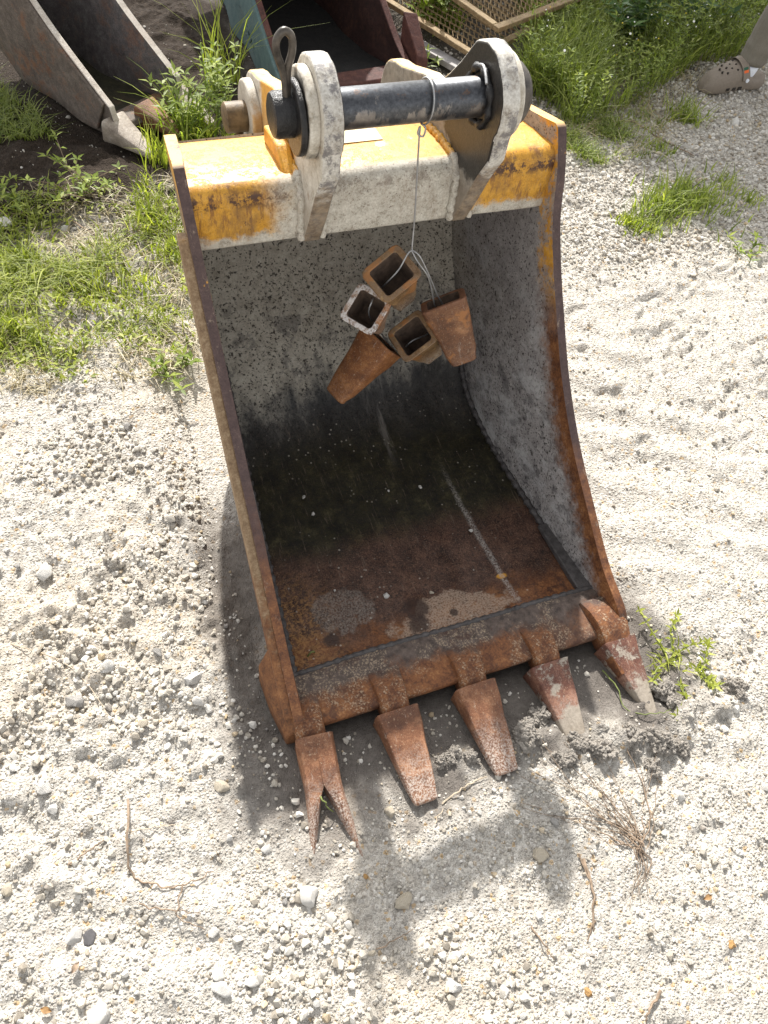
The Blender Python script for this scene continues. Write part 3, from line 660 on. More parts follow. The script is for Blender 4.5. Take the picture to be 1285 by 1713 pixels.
# --- back sheet and floor
prof = resample([(p.x, p.y) for p in crom([(a, b, 0) for a, b in INNER[1:]], 8)], 120); nU = 48
V, f = [], []
for l in (0, 1):
    for i, (y, z) in enumerate(prof):
        dy, dz = prof[min(i+1, 119)]-prof[max(i-1, 0)]; ll = math.hypot(dy, dz); ny_, nz_ = dz/ll, -dy/ll
        for k in range(nU):
            t = k/(nU-1)*2-1; x = t*(xin(y, z)+.012); d = (float(vnoise(x*4+9, i*.11, 83))-.5)*.010*(1-t**6)
            yy, zz = y+ny_*(.016*l)+(-ny_)*d, z+nz_*(.016*l)+(-nz_)*d; V.append((x, yy, zz))
q = lambda l, i, k: l*120*nU+i*nU+k
for i in range(119):
    for k in range(nU-1):
        f.append((q(0, i, k), q(0, i, k+1), q(0, i+1, k+1), q(0, i+1, k))); f.append((q(1, i, k), q(1, i+1, k), q(1, i+1, k+1), q(1, i, k+1)))
    for k in (0, nU-1): f.append((q(0, i, k), q(0, i+1, k), q(1, i+1, k), q(1, i, k)))
for i in (0, 119):
    for k in range(nU-1): f.append((q(0, i, k), q(1, i, k), q(1, i, k+1), q(0, i, k+1)))
me = mesh('back_and_floor_sheet', V, f, [M['wall']], None, 60); bmfix(me); obj('back_and_floor_sheet', me, bucket)
# --- box beam across the top
arc = [(.7665+.028-.028*math.cos(t), .7445+.028*math.sin(t)) for t in np.linspace(0, 1.5, 8)]
out = [(.762, .652), (.763, .70)]+arc+[(.86, .7655), (.962, .749), (.985, .742), (.985, .655), (.90, .645), (.768, .646)]
nX = 40; rings = []
for k in range(nX):
    r = []
    for (y, z) in out:
        x = (k/(nX-1)*2-1)*(xin(y, z)+.004); d = (float(vnoise(x*6+1, y*7+z*9, 85))-.5)*.004
        r.append((x, y+d, z+d))
    rings.append(r)
beam = obj('box_beam', Geo().loft(rings).build('box_beam', [M['beam']]), bucket, .004, 2)
# sticker on the beam
sx0, sx1 = -.065, .035
Vs = [(x, y, z+.0022) for (x, y, z) in [(sx0, .885, .7625), (sx1, .885, .7625), (sx1+.004, .948, .7525), (sx0+.004, .948, .7525)]]
Geo_s = Geo().add(Vs+[(a, b, c-.0018) for a, b, c in Vs], [(0, 1, 2, 3), (4, 7, 6, 5), (0, 4, 5, 1), (1, 5, 6, 2), (2, 6, 7, 3), (3, 7, 4, 0)])
obj('sticker', Geo_s.build('sticker', [M['sticker']]), beam)
# --- hitch ears
def ear_outline():
    P = []
    cy, cz = PIN; r = .088
    for a in np.linspace(math.radians(208), math.radians(50), 26): P.append((cy+r*math.cos(a), cz+r*math.sin(a)))
    P += [(.835, .935), (.872, .893), (.905, .862), (.940, .843), (.975, .838), (1.04, .815), (1.10, .793)]
    cy, cz = REAR; r = .085
    for a in np.linspace(math.radians(80), math.radians(-70), 16): P.append((cy+r*math.cos(a), cz+r*math.sin(a)))
    P += [(1.06, .60), (.98, .655), (.98, .735), (.955, .742), (.86, .757), (.79, .764), (.770, .755), (.765, .66), (.766, .640), (.755, .648)]
    P += [(.722, .715), (.690, .785), (.662, .835)]
    j = np.random.default_rng(4)
    return [(a+j.normal()*.0008, b+j.normal()*.0008) for a, b in P]
EO = ear_outline()
ears = {}
for s, x0, x1 in ((-1, -.168, -.132), (1, .153, .188)):
    g = Geo(); n_ = len(EO); outf, inf = (0, 1) if s < 0 else (1, 0)
    g.add([(x0, y, z) for y, z in EO]+[(x1, y, z) for y, z in EO], [tuple(range(n_)), tuple(range(n_, 2*n_))[::-1]]); g.m[-2] = 0; g.m[-1] = 2
    for i in range(n_): j = (i+1) % n_; g.f.append((i, n_+i, n_+j, j)); g.m.append(1)
    # left ear: outer face is x0; right ear: inner face is x0
    mats = [M['ear_outer'], M['rim'], M['ear_inner']] if s < 0 else [M['ear_inner'], M['rim'], M['ear_outer']]
    me = g.build('hitch_ear', mats)
    ears[s] = obj('hitch_ear', me, bucket, .005, 3, 'left hitch ear, worn white with yellow behind the pin' if s < 0 else 'right hitch ear with a black greasy inner face')
    # bosses round the pin holes and a bead of weld at the foot
    xo = x0 if s < 0 else x1; d = -1 if s < 0 else 1
    for (cy, cz), r, h in ((PIN, .072, .018), (REAR, .072, .02)):
        b = Geo().cyl((xo-d*.002, cy, cz), (xo+d*h, cy, cz), r, 40, 0); obj('boss_ring', b.build('boss_ring', [M['ear_outer']]), ears[s], .004, 2)
    wp = resample([(.759, .652), (.760, .70), (.761, .742), (.783, .772), (.86, .770), (.95, .755)], 46)
    for xs, dd in ((x0, -1), (x1, 1)):
        path = [(xs+dd*(.003+.0015*math.sin(i*1.9)), y-.001, z+.001) for i, (y, z) in enumerate(wp)]
        obj('weld_bead', Geo().tube(path, [.0085+.0018*math.sin(i*2.3)+.001*math.sin(i*5.1) for i in range(46)], 7).build('weld_bead', [M['beam']], 60), ears[s])
# gusset on the left ear's outside where it meets the beam
obj('gusset', Geo().prism([(.795, .768), (.94, .752), (.94, .785), (.845, .80)], -.196, -.170).build('gusset', [M['beam']]), ears[-1], .004)
# washers, pins and the loop clip
w1 = Geo().cyl((-.187, PIN[0]-.006, PIN[1]-.004), (-.199, PIN[0]-.006, PIN[1]-.004), .060, 40); obj('washer', w1.build('washer', [M['grease']]), ears[-1], .003)
w2 = Geo().tube([(.150, PIN[0]+.004*math.cos(a)*0+.046*math.cos(a), PIN[1]+.046*math.sin(a)) for a in np.linspace(0, 2*math.pi, 40)[:-1]], [.007+.003*math.sin(i*1.3) for i in range(39)], 7, closed=True)
obj('grease_ring', w2.build('grease_ring', [M['grease']], 60), ears[1])
g = Geo().loft([[(x, PIN[0]+r*math.cos(a), PIN[1]+r*math.sin(a)) for a in np.linspace(0, 2*math.pi, 49)[:-1]] for x, r in ((-.158, .0335), (-.105, .0335), (.055, .0335), (.056, .0328), (.059, .0328), (.060, .0335), (.21, .0335))])
pin = obj('hinge_pin', g.build('hinge_pin', [M['pin']], 40), bucket)
g = Geo().loft([[(x, PIN[0]+r*math.cos(a), PIN[1]+r*math.sin(a)) for a in np.linspace(0, 2*math.pi, 41)[:-1]] for x, r in ((-.195, .037), (-.226, .037), (-.232, .034), (-.234, .028))])
obj('pin_end', g.build('pin_end', [M['grease']], 40), pin)
g = Geo().loft([[(x, PIN[0]+r*math.cos(a), PIN[1]+r*math.sin(a)) for a in np.linspace(0, 2*math.pi, 41)[:-1]] for x, r in ((.200, .055), (.226, .052), (.236, .042), (.238, .03))])
obj('pin_head', g.build('pin_head', [M['clip']], 40), pin)
cx = -.213
lp = [(cx+.004, .731, .935), (cx+.002, .730, .975), (cx-.004, .728, 1.000), (cx-.012, .727, 1.022), (cx-.012, .726, 1.042), (cx+.0, .726, 1.054), (cx+.012, .727, 1.044), (cx+.013, .728, 1.022), (cx+.007, .730, .998), (cx+.006, .732, .975), (cx+.007, .733, .935)]
obj('loop_clip', Geo().tube(crom(lp, 6), .0062, 10).build('loop_clip', [M['clip']], 60), pin)
obj('split_pin', Geo().tube(crom([(.150, .755, .965), (.146, .735, .972), (.142, .715, .968), (.139, .700, .960)], 6), .0028, 8).build('split_pin', [M['wire']], 60), ears[1])
g = Geo().loft([[(x, REAR[0]+r*math.cos(a), REAR[1]+r*math.sin(a)) for a in np.linspace(0, 2*math.pi, 41)[:-1]] for x, r in ((-.236, .026), (-.232, .031), (.235, .031), (.239, .026))])
rp = obj('rear_pin', g.build('rear_pin', [M['pin_rust']], 40), bucket)
obj('grease_nipple', Geo().cyl((-.205, REAR[0]-.01, REAR[1]-.028), (-.207, REAR[0]-.012, REAR[1]-.052), .009, 10).build('grease_nipple', [M['pin_rust']]), rp, .002)
# --- cutting lip with a welded step at its back edge
nX = 60; rings = []
for k in range(nX):
    x = (k/(nX-1)*2-1)*(HW-.001); e = (float(vnoise(x*9, 3, 87))-.5)*.006; c_ = .006*(1-(x/HW)**2)
    rings.append([(x, .118+e+c_, .030), (x, .116+e+c_, .0500), (x, .105+e, .0545), (x, .03, .0500), (x, .004+e*.5, .0460), (x, .000+e*.5, .0400), (x, .004, .018), (x, .06, .012)])
lip = obj('cutting_lip', Geo().loft(rings).build('cutting_lip', [M['lip']]), bucket, .003)
path = [(x, .119+.006*(1-(x/HW)**2)+(float(vnoise(x*9, 3, 87))-.5)*.006, .047+.0016*math.sin(i*1.7)) for i, x in enumerate(np.linspace(-HW, HW, 110))]
obj('weld_bead', Geo().tube(path, [.0065+.0013*math.sin(i*2.1) for i in range(110)], 6).build('weld_bead', [M['weld']], 60), lip)
for s in (-1, 1):     # welds in the corners and a filler strip at the foot of each cheek
    pts = resample([(p.x, p.y) for p in crom([(a, b, 0) for a, b in INNER[1:9]], 6)], 130)
    path = [(s*(xin(y, z)-.003), y-.002, z+.005) for y, z in pts]
    obj('weld_bead', Geo().tube(path, [.008+.002*math.sin(i*1.4)+.0015*math.sin(i*3.3) for i in range(130)], 6).build('weld_bead', [M['weld']], 60), plates[s])
    if s > 0: g = Geo().prism([(.105, .052), (.33, .030), (.33, .016), (.11, .03)], s*(HW-.045), s*(HW-.004)); obj('filler_strip', g.build('filler_strip', [M['weld']]), plates[s], .003)
    # corner shroud flaring from the outside of the lip end
    g = Geo().loft([[(s*(HW+TH+.0), .175, .135), (s*(HW+TH+.036), .165, .050), (s*(HW+TH+.038), .160, -.02), (s*(HW+TH), .165, -.02)],
                    [(s*(HW+TH+.0), .09, .105), (s*(HW+TH+.033), .085, .045), (s*(HW+TH+.034), .08, -.02), (s*(HW+TH), .08, -.02)],
                    [(s*(HW+TH-.005), .000, .058), (s*(HW+TH+.022), .0, .034), (s*(HW+TH+.02), .0, -.02), (s*(HW+TH-.005), .0, -.02)]])
    if s < 0: obj('corner_wear_plate', g.build('corner_wear_plate', [M['outside']]), bucket, .004)
    else:
        g = Geo().loft([[(s*(HW+TH-.001), y, zt), (s*(HW+TH+.016), y, zt-.006), (s*(HW+TH+.016), y, -.015), (s*(HW+TH-.001), y, -.015)] for y, zt in ((.30, .13), (.15, .09), (.01, .045))])
        obj('corner_wear_plate', g.build('corner_wear_plate', [M['outside']]), bucket, .004)
# --- tooth adapters and teeth
DX = .1855
def rrect(cx, cz, w, h, r, y, n=3):
    P = []
    for (sx, sz, a0) in ((1, 1, 0), (-1, 1, 90), (-1, -1, 180), (1, -1, 270)):
        for k in range(n): a = math.radians(a0+90*k/(n-1)); P.append((cx+sx*(w/2-r)+r*math.cos(a), y, cz+sz*(h/2-r)+r*math.sin(a)))
    return P
def adapter_geo(wide=.062):
    g = Geo(); rings = []
    for y, zt, zb, w_ in ((.075, .0525, .030, wide*1.25), (.066, .0565, .020, wide*1.22), (.045, .0620, .012, wide*1.12), (.018, .0640, .004, wide*1.05), (-.010, .0560, -.004, wide), (-.028, .0460, .0, wide*.95), (-.09, .030, .008, wide*.7)):
        rings.append(rrect(0, (zt+zb)/2, w_, zt-zb, min(.010, (zt-zb)*.3), y))
    return g.loft(rings)
am = adapter_geo().build('tooth_adapter', [M['lip']])
def tooth_mesh(w0=.098, h0=.082, L=.19, w1=.055, h1=.014, cav=True, bend=.0, mat='tooth', rnd=.013):
    g = Geo(); rings = []
    for t in (0, .03, .2, .4, .6, .8, .93, .985, 1.0):
        e = .0 if t < .93 else (.10 if t < .99 else .38)
        js = random.Random(int(w0*1e4)+int(L*1e3)+int(t*100)); h = (h0+(h1-h0)*min(1, t**.85))*(1+js.uniform(-.04, .04)*(0 < t < .97)); w_ = (w0+(w1-w0)*t)*(1-e*.8)*(1+js.uniform(-.025, .025)*(0 < t < .97)); top = h0/2-(h0/2-h1*.3)*t**1.0+bend*math.sin(math.pi*t)
        rings.append(rrect(js.uniform(-.0012, .0012), top-h/2, w_, h*(1-.4*(t > .99)), min(rnd, h*.3), -L*t))
    g.loft(rings, 0, not cav, True)
    if cav:
        inn = [rrect(0, h0/2-h0/2, w0*.70, h0*.70, .006, 0), rrect(0, 0, w0*.64, h0*.60, .006, -L*.22), rrect(0, .004, w0*.52, h0*.36, .004, -L*.45)]
        n0 = len(g.v); g.loft(inn, 1, False, True); nr = 12
        for k in range(nr): g.f.append((k, n0+k, n0+(k+1) % nr, (k+1) % nr)); g.m.append(0)
    return g.build('tooth', [M[mat], M['socket']])
def fork_mesh():
    g = Geo(); nt_ = .098                                   # the notch starts 10 cm from the socket edge
    for s, Lp, xt in ((-1, .230, -.047), (1, .268, .054)):
        rings = []
        for k in range(15):
            t = k/14; d = Lp*t; top = .041-.058*t; hh = .080*(1-t)**.9+.010
            if d <= nt_: xo_ = .039*s-(.002*s)*d/nt_; xi_ = 0.0; rd = top
            else:
                q = (d-nt_)/(Lp-nt_); xo_ = .037*s+(xt+.003*s-.037*s)*q; xi_ = (xt-.003*s)*q**.92; rd = top+.007*math.sin(math.pi*min(1, q*1.1))
            if d <= nt_: P = [(xo_, top-.008), (xo_-.006*s, top), ((xo_+xi_)*.5, rd), (xi_, rd), (xi_, top-hh), (xo_, top-hh)]
            else:
                wq = xo_-xi_; e = min(1, (d-nt_)/.03)
                P = [(xo_, top-.008-.006*e), (xo_-min(.006, abs(wq)*.3)*s, top-.003*e), (xi_+wq*.45, rd), (xi_+wq*.15*e, rd-.006*e), (xi_, top-hh*(.55*e+1*(1-e))), (xo_, top-hh)]
            rings.append([(x, -d, z) for x, z in P])
        g.loft(rings)
    return g.build('tooth', [M['tooth']])
tm = tooth_mesh()
def add_tooth(i, me, label, yaw=0, dz=0, tilt=3.0, sc=(1, 1, 1)):
    x = (i-2)*DX*.99
    a = obj('tooth_adapter', am, bucket); a.location = (x-(.004 if i == 0 else 0), 0, 0)
    if i == 0:
        b = a.modifiers.new('bevel', 'BEVEL'); b.width = .002; b.segments = 2; b.limit_method = 'ANGLE'; b.angle_limit = .7
    if i == 4: a.scale = (1.22, 1.10, 1.22); a.location = (x-.006, .004, -.002)
    o = obj('tooth', me, bucket, label=label); o.location = (x, -.018, .016+dz); o.rotation_euler = (math.radians(tilt), 0, math.radians(yaw)); o.scale = sc
    bv = o.modifiers.new('bevel', 'BEVEL'); bv.width = .0025; bv.segments = 2; bv.limit_method = 'ANGLE'; bv.angle_limit = .7
    return o
for m_ in (am, tm):
    m_.polygons.foreach_set('use_smooth', np.ones(len(m_.polygons), bool)); m_.set_sharp_from_angle(angle=math.radians(40))
def smooth_set(m_):
    m_.polygons.foreach_set('use_smooth', np.ones(len(m_.polygons), bool)); m_.set_sharp_from_angle(angle=math.radians(40)); return m_
add_tooth(0, smooth_set(fork_mesh()), 'forked tooth with two splayed prongs at the left end of the lip', -5, .004, 3)
add_tooth(1, tm, None, 0)
add_tooth(2, tm, None, 0, .004, 2.5)
add_tooth(3, smooth_set(tooth_mesh(L=.185, w1=.046, mat='tooth_muddy')), 'tooth with its tip buried in dried mud', 0, -.004, 6)
add_tooth(4, smooth_set(tooth_mesh(w0=.090, L=.20, w1=.016, h1=.010, mat='tooth_muddy')), 'worn pointed tooth at the right end of the lip', 2, 0, 4)

# ================================================================== loose teeth hung on a wire from the pin
def cdir(r, u, f): return (RI*r+UP*u+FW*f).normalized()
hang = []
def loose_tooth(u, v, y, d, t, label, mat, L=.15, w0=.083, h0=.08, w1=.05, h1=.016, open_=True):
    p = at_y(u, v, y); me = smooth_set(tooth_mesh(w0, h0, L, w1, h1, open_, .0, mat))
    o = obj('loose_tooth', me); ax = -cdir(*d); z = cdir(*t); z = (z-ax*z.dot(ax)).normalized(); x = ax.cross(z)
    o.matrix_world = Matrix(((x.x, ax.x, z.x, p.x), (x.y, ax.y, z.y, p.y), (x.z, ax.z, z.z, p.z), (0, 0, 0, 1)))
    bv = o.modifiers.new('bevel', 'BEVEL'); bv.width = .003; bv.segments = 2; bv.limit_method = 'ANGLE'; bv.angle_limit = .7
    tag(o, label, 'bucket tooth', 'loose bucket teeth hanging on a wire'); hang.append((p, -ax)); return o
ca, sa = math.cos, math.sin
def top_dir(deg): return (-math.sin(math.radians(deg)), math.cos(math.radians(deg)), 0)
loose_tooth(655, 458, .69, (.22, -.13, .97), top_dir(38), 'loose tan bucket tooth topmost of the wired bunch, its square socket facing out', 'tooth_tan', .15, .100, .098)
loose_tooth(612, 517, .69, (.12, -.03, .99), top_dir(-32), 'loose bucket tooth with a pale chipped socket rim, leftmost of the wired bunch', 'tooth_pale', .14, .088, .092)
loose_tooth(690, 562, .68, (.36, -.10, .93), top_dir(35), 'loose dull tan bucket tooth at the bottom centre of the wired bunch, socket open', 'tooth_tan', .16, .097, .095)
loose_tooth(741, 502, .685, (.36, -.80, .48), (-.30, .30, -1), 'loose brown bucket tooth hanging point down at the right of the wired bunch', 'tooth_brown', .155, .104, .086, .064, .036)
loose_tooth(640, 570, .715, (-.66, -.70, .26), (-.15, .2, -1), 'loose orange rusty bucket tooth pointing down to the left below the wired bunch', 'tooth_orange', .175, .104, .084, .060, .022)
# wire: loop round the pin, twist, long drop, then through the sockets
loop = [(.045+.004*math.sin(a), PIN[0]+.0365*math.cos(a), PIN[1]+.0365*math.sin(a)) for a in np.linspace(math.radians(-60), math.radians(258), 26)]
def W3(u, v, y): p = at_y(u, v, y); return (p.x, p.y, p.z)
k0 = W3(706, 208, .712); k1 = W3(700, 222, .712)
drop = [k0, W3(712, 214, .706), W3(708, 228, .707), W3(699, 224, .709), W3(703, 212, .711), W3(701, 235, .71), W3(698, 290, .712), W3(695, 345, .714), W3(692, 385, .712), W3(689, 418, .705)]
through = [W3(703, 430, .69), W3(722, 470, .685), W3(731, 492, .69), W3(742, 520, .70), W3(720, 555, .71), W3(690, 570, .69), W3(665, 588, .71), W3(640, 560, .74), W3(618, 528, .70), W3(622, 505, .695), W3(630, 490, .74), W3(650, 470, .695), W3(668, 450, .69), W3(682, 425, .695), W3(690, 418, .70)]
wire = Geo().tube(crom(loop+drop, 6), .0017, 7).tube(crom([drop[-1]]+through, 6), .0017, 7)
wire.tube(crom([W3(689, 420, .703), W3(700, 440, .69), W3(717, 465, .683), W3(726, 505, .69), W3(728, 520, .70)], 6), .0017, 7)
tag(obj('tie_wire', wire.build('tie_wire', [M['wire']], 60)), 'thin grey wire looped round the bucket pin holding the loose teeth', 'wire')
# ================================================================== the old buckets behind
def old_bucket(root, s, Wd, y0, mats, teeth, deep=1.0, flange=None, tooth_kw=None):
    """mats: outside, edge, cheek, floor, lip"""
    out_, edge_, in_, flo, lipm = mats; hw = Wd/2
    xi = lambda y, z: hw-TAPER*back_off(y, z)
    Fc = [p for p in resample([(p.x, p.y) for p in crom([(a, b, 0) for a, b in FRONT], 8)], 80) if p[0] >= y0]
    Rc = [p for p in resample([(p.x, p.y) for p in crom([(a, b, 0) for a, b in REARP], 8)], 80) if p[0] >= y0*.8]
    nA, nB = 46, 10; Fp = resample(Fc, nA); Rp = resample(Rc, nA)
    Rp = Fp+(Rp-Fp)*np.linspace(1, deep, nA)[:, None]; Rp[:, 1] = np.maximum(Rp[:, 1], -.02)
    for side in (-1, 1):
        V, f, mi = [], [], []
        for l in (0, 1):
            for i in range(nA):
                for j in range(nB):
                    t = j/(nB-1); y, z = Fp[i]*(1-t)+Rp[i]*t; wv = (float(vnoise(y*6+side, z*6, 61+l))-.5)*.034*min(1, t*3)
                    V.append((s*side*(xi(y, z)+wv+(.026 if l else 0)), s*y, s*z))
        q = lambda l, i, j: l*nA*nB+i*nB+j
        for i in range(nA-1):
            for j in range(nB-1):
                f.append((q(0, i, j), q(0, i+1, j), q(0, i+1, j+1), q(0, i, j+1))); mi.append(2)
                f.append((q(1, i, j), q(1, i, j+1), q(1, i+1, j+1), q(1, i+1, j))); mi.append(0)
            f.append((q(0, i, 0), q(1, i, 0), q(1, i+1, 0), q(0, i+1, 0))); mi.append(1)
            f.append((q(0, i, nB-1), q(0, i+1, nB-1), q(1, i+1, nB-1), q(1, i, nB-1))); mi.append(0)
        for j in range(nB-1):
            for i in (0, nA-1): f.append((q(0, i, j), q(1, i, j), q(1, i, j+1), q(0, i, j+1))); mi.append(1)
        me = mesh('side_plate', V, f, [out_[side], edge_, in_], mi); bmfix(me)
        p = obj('side_plate', me, root, .004)
        # wear bar along the mouth, outside
        rings = []
        for i, (y, z) in enumerate(Fp[1:-1]):
            x0 = xi(y, z)+.024; dy, dz = Fp[min(i+2, nA-1)]-Fp[i]; ll = math.hypot(dy, dz); a, b = dz/ll, -dy/ll
            e = Fp[i+1]
            rings.append([(s*side*x0, s*(y+a*.004), s*(z+b*.004)), (s*side*(x0+.010), s*(y+a*.010), s*(z+b*.010)), (s*side*(x0+.006), s*(y+a*.15), s*(z+b*.15)), (s*side*(x0-.01), s*(y+a*.15), s*(z+b*.15))])
        obj('wear_bar', Geo().loft(rings).build('wear_bar', [out_[side]]), root, .004)
    pr = resample([(p.x, p.y) for p in crom([(a, b, 0) for a, b in INNER if a >= y0*.9], 8)], 60)
    V, f = [], []; nU = 14
    for l in (0, 1):
        for i, (y, z) in enumerate(pr):
            fy, fz = Fp[min(nA-1, int(i*nA/60))]; k = 1+(deep-1)*i/59; y2, z2 = fy+(y-fy)*k, max(fz+(z-fz)*k, .006)
            dy, dz = pr[min(i+1, 59)]-pr[max(i-1, 0)]; ll = math.hypot(dy, dz)
            for u in range(nU):
                x = (u/(nU-1)*2-1)*(xi(y, z)+.013); V.append((s*x, s*(y2+.016*l*dz/ll), s*(z2-.016*l*dy/ll)))
    q = lambda l, i, k: l*60*nU+i*nU+k
    for i in range(59):
        for k in range(nU-1):
            f.append((q(0, i, k), q(0, i, k+1), q(0, i+1, k+1), q(0, i+1, k))); f.append((q(1, i, k), q(1, i+1, k), q(1, i+1, k+1), q(1, i, k+1)))
        for k in (0, nU-1): f.append((q(0, i, k), q(0, i+1, k), q(1, i+1, k), q(1, i, k)))
    for i in (0, 59):
        for k in range(nU-1): f.append((q(0, i, k), q(1, i, k), q(1, i, k+1), q(0, i, k+1)))
    me = mesh('back_and_floor_sheet', V, f, [flo], None, 60); bmfix(me); obj('back_and_floor_sheet', me, root)
    g = Geo().loft([[(s*x, s*(y0+.09), s*.022), (s*x, s*(y0+.085), s*.052), (s*x, s*y0, s*.050), (s*x, s*(y0-.01), s*.03)] for x in np.linspace(-hw-.01, hw+.01, 12)])
    obj('cutting_lip', g.build('cutting_lip', [lipm]), root, .004)
    for x, yaw, lab, kw in teeth:
        o = obj('tooth', smooth_set(tooth_mesh(**kw)), root, label=lab); o.location = (s*x, s*(y0+.03), s*.040); o.rotation_euler = (math.radians(7), 0, math.radians(yaw))
        bv = o.modifiers.new('bevel', 'BEVEL'); bv.width = .003; bv.segments = 2; bv.limit_method = 'ANGLE'; bv.angle_limit = .7
    # beam and ears (above the frame)
    g = Geo().loft([[(s*x, s*.765, s*.66), (s*x, s*.768, s*.76), (s*x, s*(.96+(deep-1)*.5), s*.75), (s*x, s*(1.0+(deep-1)*1.0), s*.60)] for x in (-xi(.8, .75), xi(.8, .75))]); obj('box_beam', g.build('box_beam', [out_[-1]]), root, .01)
    for e in (-1, 1):
        x0 = e*min(.12, hw*.5); me = Geo().prism([(s*a, s*b) for a, b in EO], s*(x0-.02), s*(x0+.02)).build('hitch_ear', [out_[-1]]); obj('hitch_ear', me, root, .005)
M['tooth_grey'] = tooth_mat('tooth_grey', (.14, .11, .085), (.27, .225, .18), (.46, .41, .35))
b1 = tag(empty('excavator_bucket', (-.196, 2.2455, 0), .5748), 'narrow grey weathered excavator bucket behind the left of the yellow one', 'excavator bucket')
tk = dict(w0=.105, h0=.085, L=.20, w1=.040, h1=.014, mat='tooth_grey', cav=False)
old_bucket(b1, .9658, .302, .125, ({-1: M['grey_steel'], 1: M['grey_steel']}, M['pale_edge'], M['grey_inside'], M['wet_floor'], M['grey_steel']),
           [(-.150, 0, None, tk), (.0, 3, None, dict(tk, mat='tooth_brown', L=.16)), (.150, 0, None, tk)])
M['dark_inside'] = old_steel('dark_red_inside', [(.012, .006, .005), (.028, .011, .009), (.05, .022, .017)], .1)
b2 = tag(empty('excavator_bucket', (.5281, 2.3858, 0), .1229), 'dark excavator bucket with a blue-green left cheek and dark red right cheek', 'excavator bucket')
old_bucket(b2, 1.0337, .4859, .03, ({-1: M['teal'], 1: M['dark_rust']}, M['dark_rust'], M['dark_inside'], M['black_inside'], M['dark_rust']),
           [], deep=1.45, flange=True)
# raised pad with worn relief marks on the blue-green cheek
g = Geo(); xo = -(.4859/2+.026)*1.0337
def pad(y, z, hy, hz, x0, x1, rot=0.0):
    c, s_ = math.cos(rot), math.sin(rot); P = []
    for x in (x0, x1):
        for (a, b) in ((-hy, -hz), (hy, -hz), (hy, hz), (-hy, hz)): P.append((x, y+a*c-b*s_, z+a*s_+b*c))
    return P, [(0, 1, 2, 3), (7, 6, 5, 4), (0, 4, 5, 1), (1, 5, 6, 2), (2, 6, 7, 3), (3, 7, 4, 0)]
tx = lambda y, z: xo+TAPER*back_off(y/1.0337, z/1.0337)*1.0337
for (y, z, hy, hz, rt, h) in ((.40, .10, .085, .050, .5, .010), (.345, .105, .008, .040, .5, .017), (.375, .11, .008, .038, .5, .017), (.42, .135, .026, .007, .5, .017), (.415, .11, .008, .018, .5, .017), (.435, .103, .022, .007, .5, .017), (.455, .085, .008, .018, .5, .017), (.43, .072, .022, .007, .5, .017)):
    v_, f_ = pad(y, z, hy, hz, tx(y, z)+.01, tx(y, z)-h, rt); g.add(v_, f_)
obj('raised_marking', g.build('raised_marking', [M['teal']]), b2, .003)
# folded flange at the foot of the right cheek
g = Geo().loft([[(.29, .02, .12), (.33, .00, .115), (.335, .00, .0), (.29, .02, .0)], [(.285, .16, .23), (.345, .15, .22), (.35, .15, .03), (.285, .16, .03)]])
obj('flange', g.build('flange', [M['dark_rust']]), b2, .004)

# ================================================================== expanded metal screens
def screen(label, O, U_, V_, wu, wv, px_, py_):
    O, U_, V_ = Vector(O), Vector(U_).normalized(), Vector(V_); V_ = (V_-U_*V_.dot(U_)).normalized(); Nn = U_.cross(V_)
    root = empty('metal_screen', O); tag(root, label, 'metal screen')
    R = Matrix((U_, V_, Nn)).transposed(); root.rotation_euler = R.to_euler()
    bw, bh = .016, .010
    for (c, h) in (((wu/2, 0, 0), (wu/2+bw, bw, bh)), ((wu/2, wv, 0), (wu/2+bw, bw, bh)), ((0, wv/2, 0), (bw, wv/2-bw-.001, bh)), ((wu, wv/2, 0), (bw, wv/2-bw-.001, bh))):
        obj('frame_bar', Geo().box(c, h).build('frame_bar', [M['mesh_paint']]), root, .003)
    g = Geo(); r = random.Random(3)
    nu, nv = int(wu/px_), int(wv/py_)
    for j in range(nv):                                        # expanded metal: zig-zag strands meeting at knuckles
        path = []
        for i in range(nu*2+1):
            u = i*px_/2; v = (j+.5)*py_+(py_*.46 if i % 2 else -py_*.46)
            path.append((u, v, .003*(1 if i % 2 else -1)+r.uniform(-.001, .001)))
        g.tube(path, .0030, 4)
    obj('expanded_mesh', g.build('expanded_mesh', [M['mesh_paint']]), root)
    return root
bdir = at(986, 0, .08)-at(848, 69, .08)
bo = at(848, 69, .08)-bdir.normalized()*.22
screen('rusty yellow expanded metal screen lying lowest on the scrap heap', bo, bdir, (-.10, .95, .06), 1.55, 1.1, .042, .026)
uo = at(833, 47, .16)
screen('smaller yellow framed metal screen lying on top of the larger one', uo, (.915, .40, 0), (-.30, .9, .08), 1.25, .8, .040, .025)
pl0, pl1 = at(672, 58, .035), at(775, 118, .03); d_ = (pl1-pl0); L_ = d_.length; m_ = (pl0+pl1)/2
pk = obj('plank', Geo().box((0, 0, 0), (L_/2, .028, .012)).build('plank', [M['plank']]), None, .002); pk.location = m_; pk.rotation_euler = (0, math.atan2(-(pl1.z-pl0.z), math.hypot(d_.x, d_.y)), math.atan2(d_.y, d_.x))
tag(pk, 'weathered grey plank lying under the metal screen', 'plank')
pp = at(1058, 22, 0)
g = Geo().loft([[(r*math.cos(a), r*math.sin(a), z) for a in np.linspace(0, 2*math.pi, 33)[:-1]] for z, r in ((-.05, .075), (.55, .075), (.55, .068), (.3, .068))])
pp_o = obj('rusty_pipe', g.build('rusty_pipe', [M['rusty_pipe']], 40)); pp_o.location = pp; tag(pp_o, 'short rusty steel pipe standing among the weeds by the screens', 'pipe')

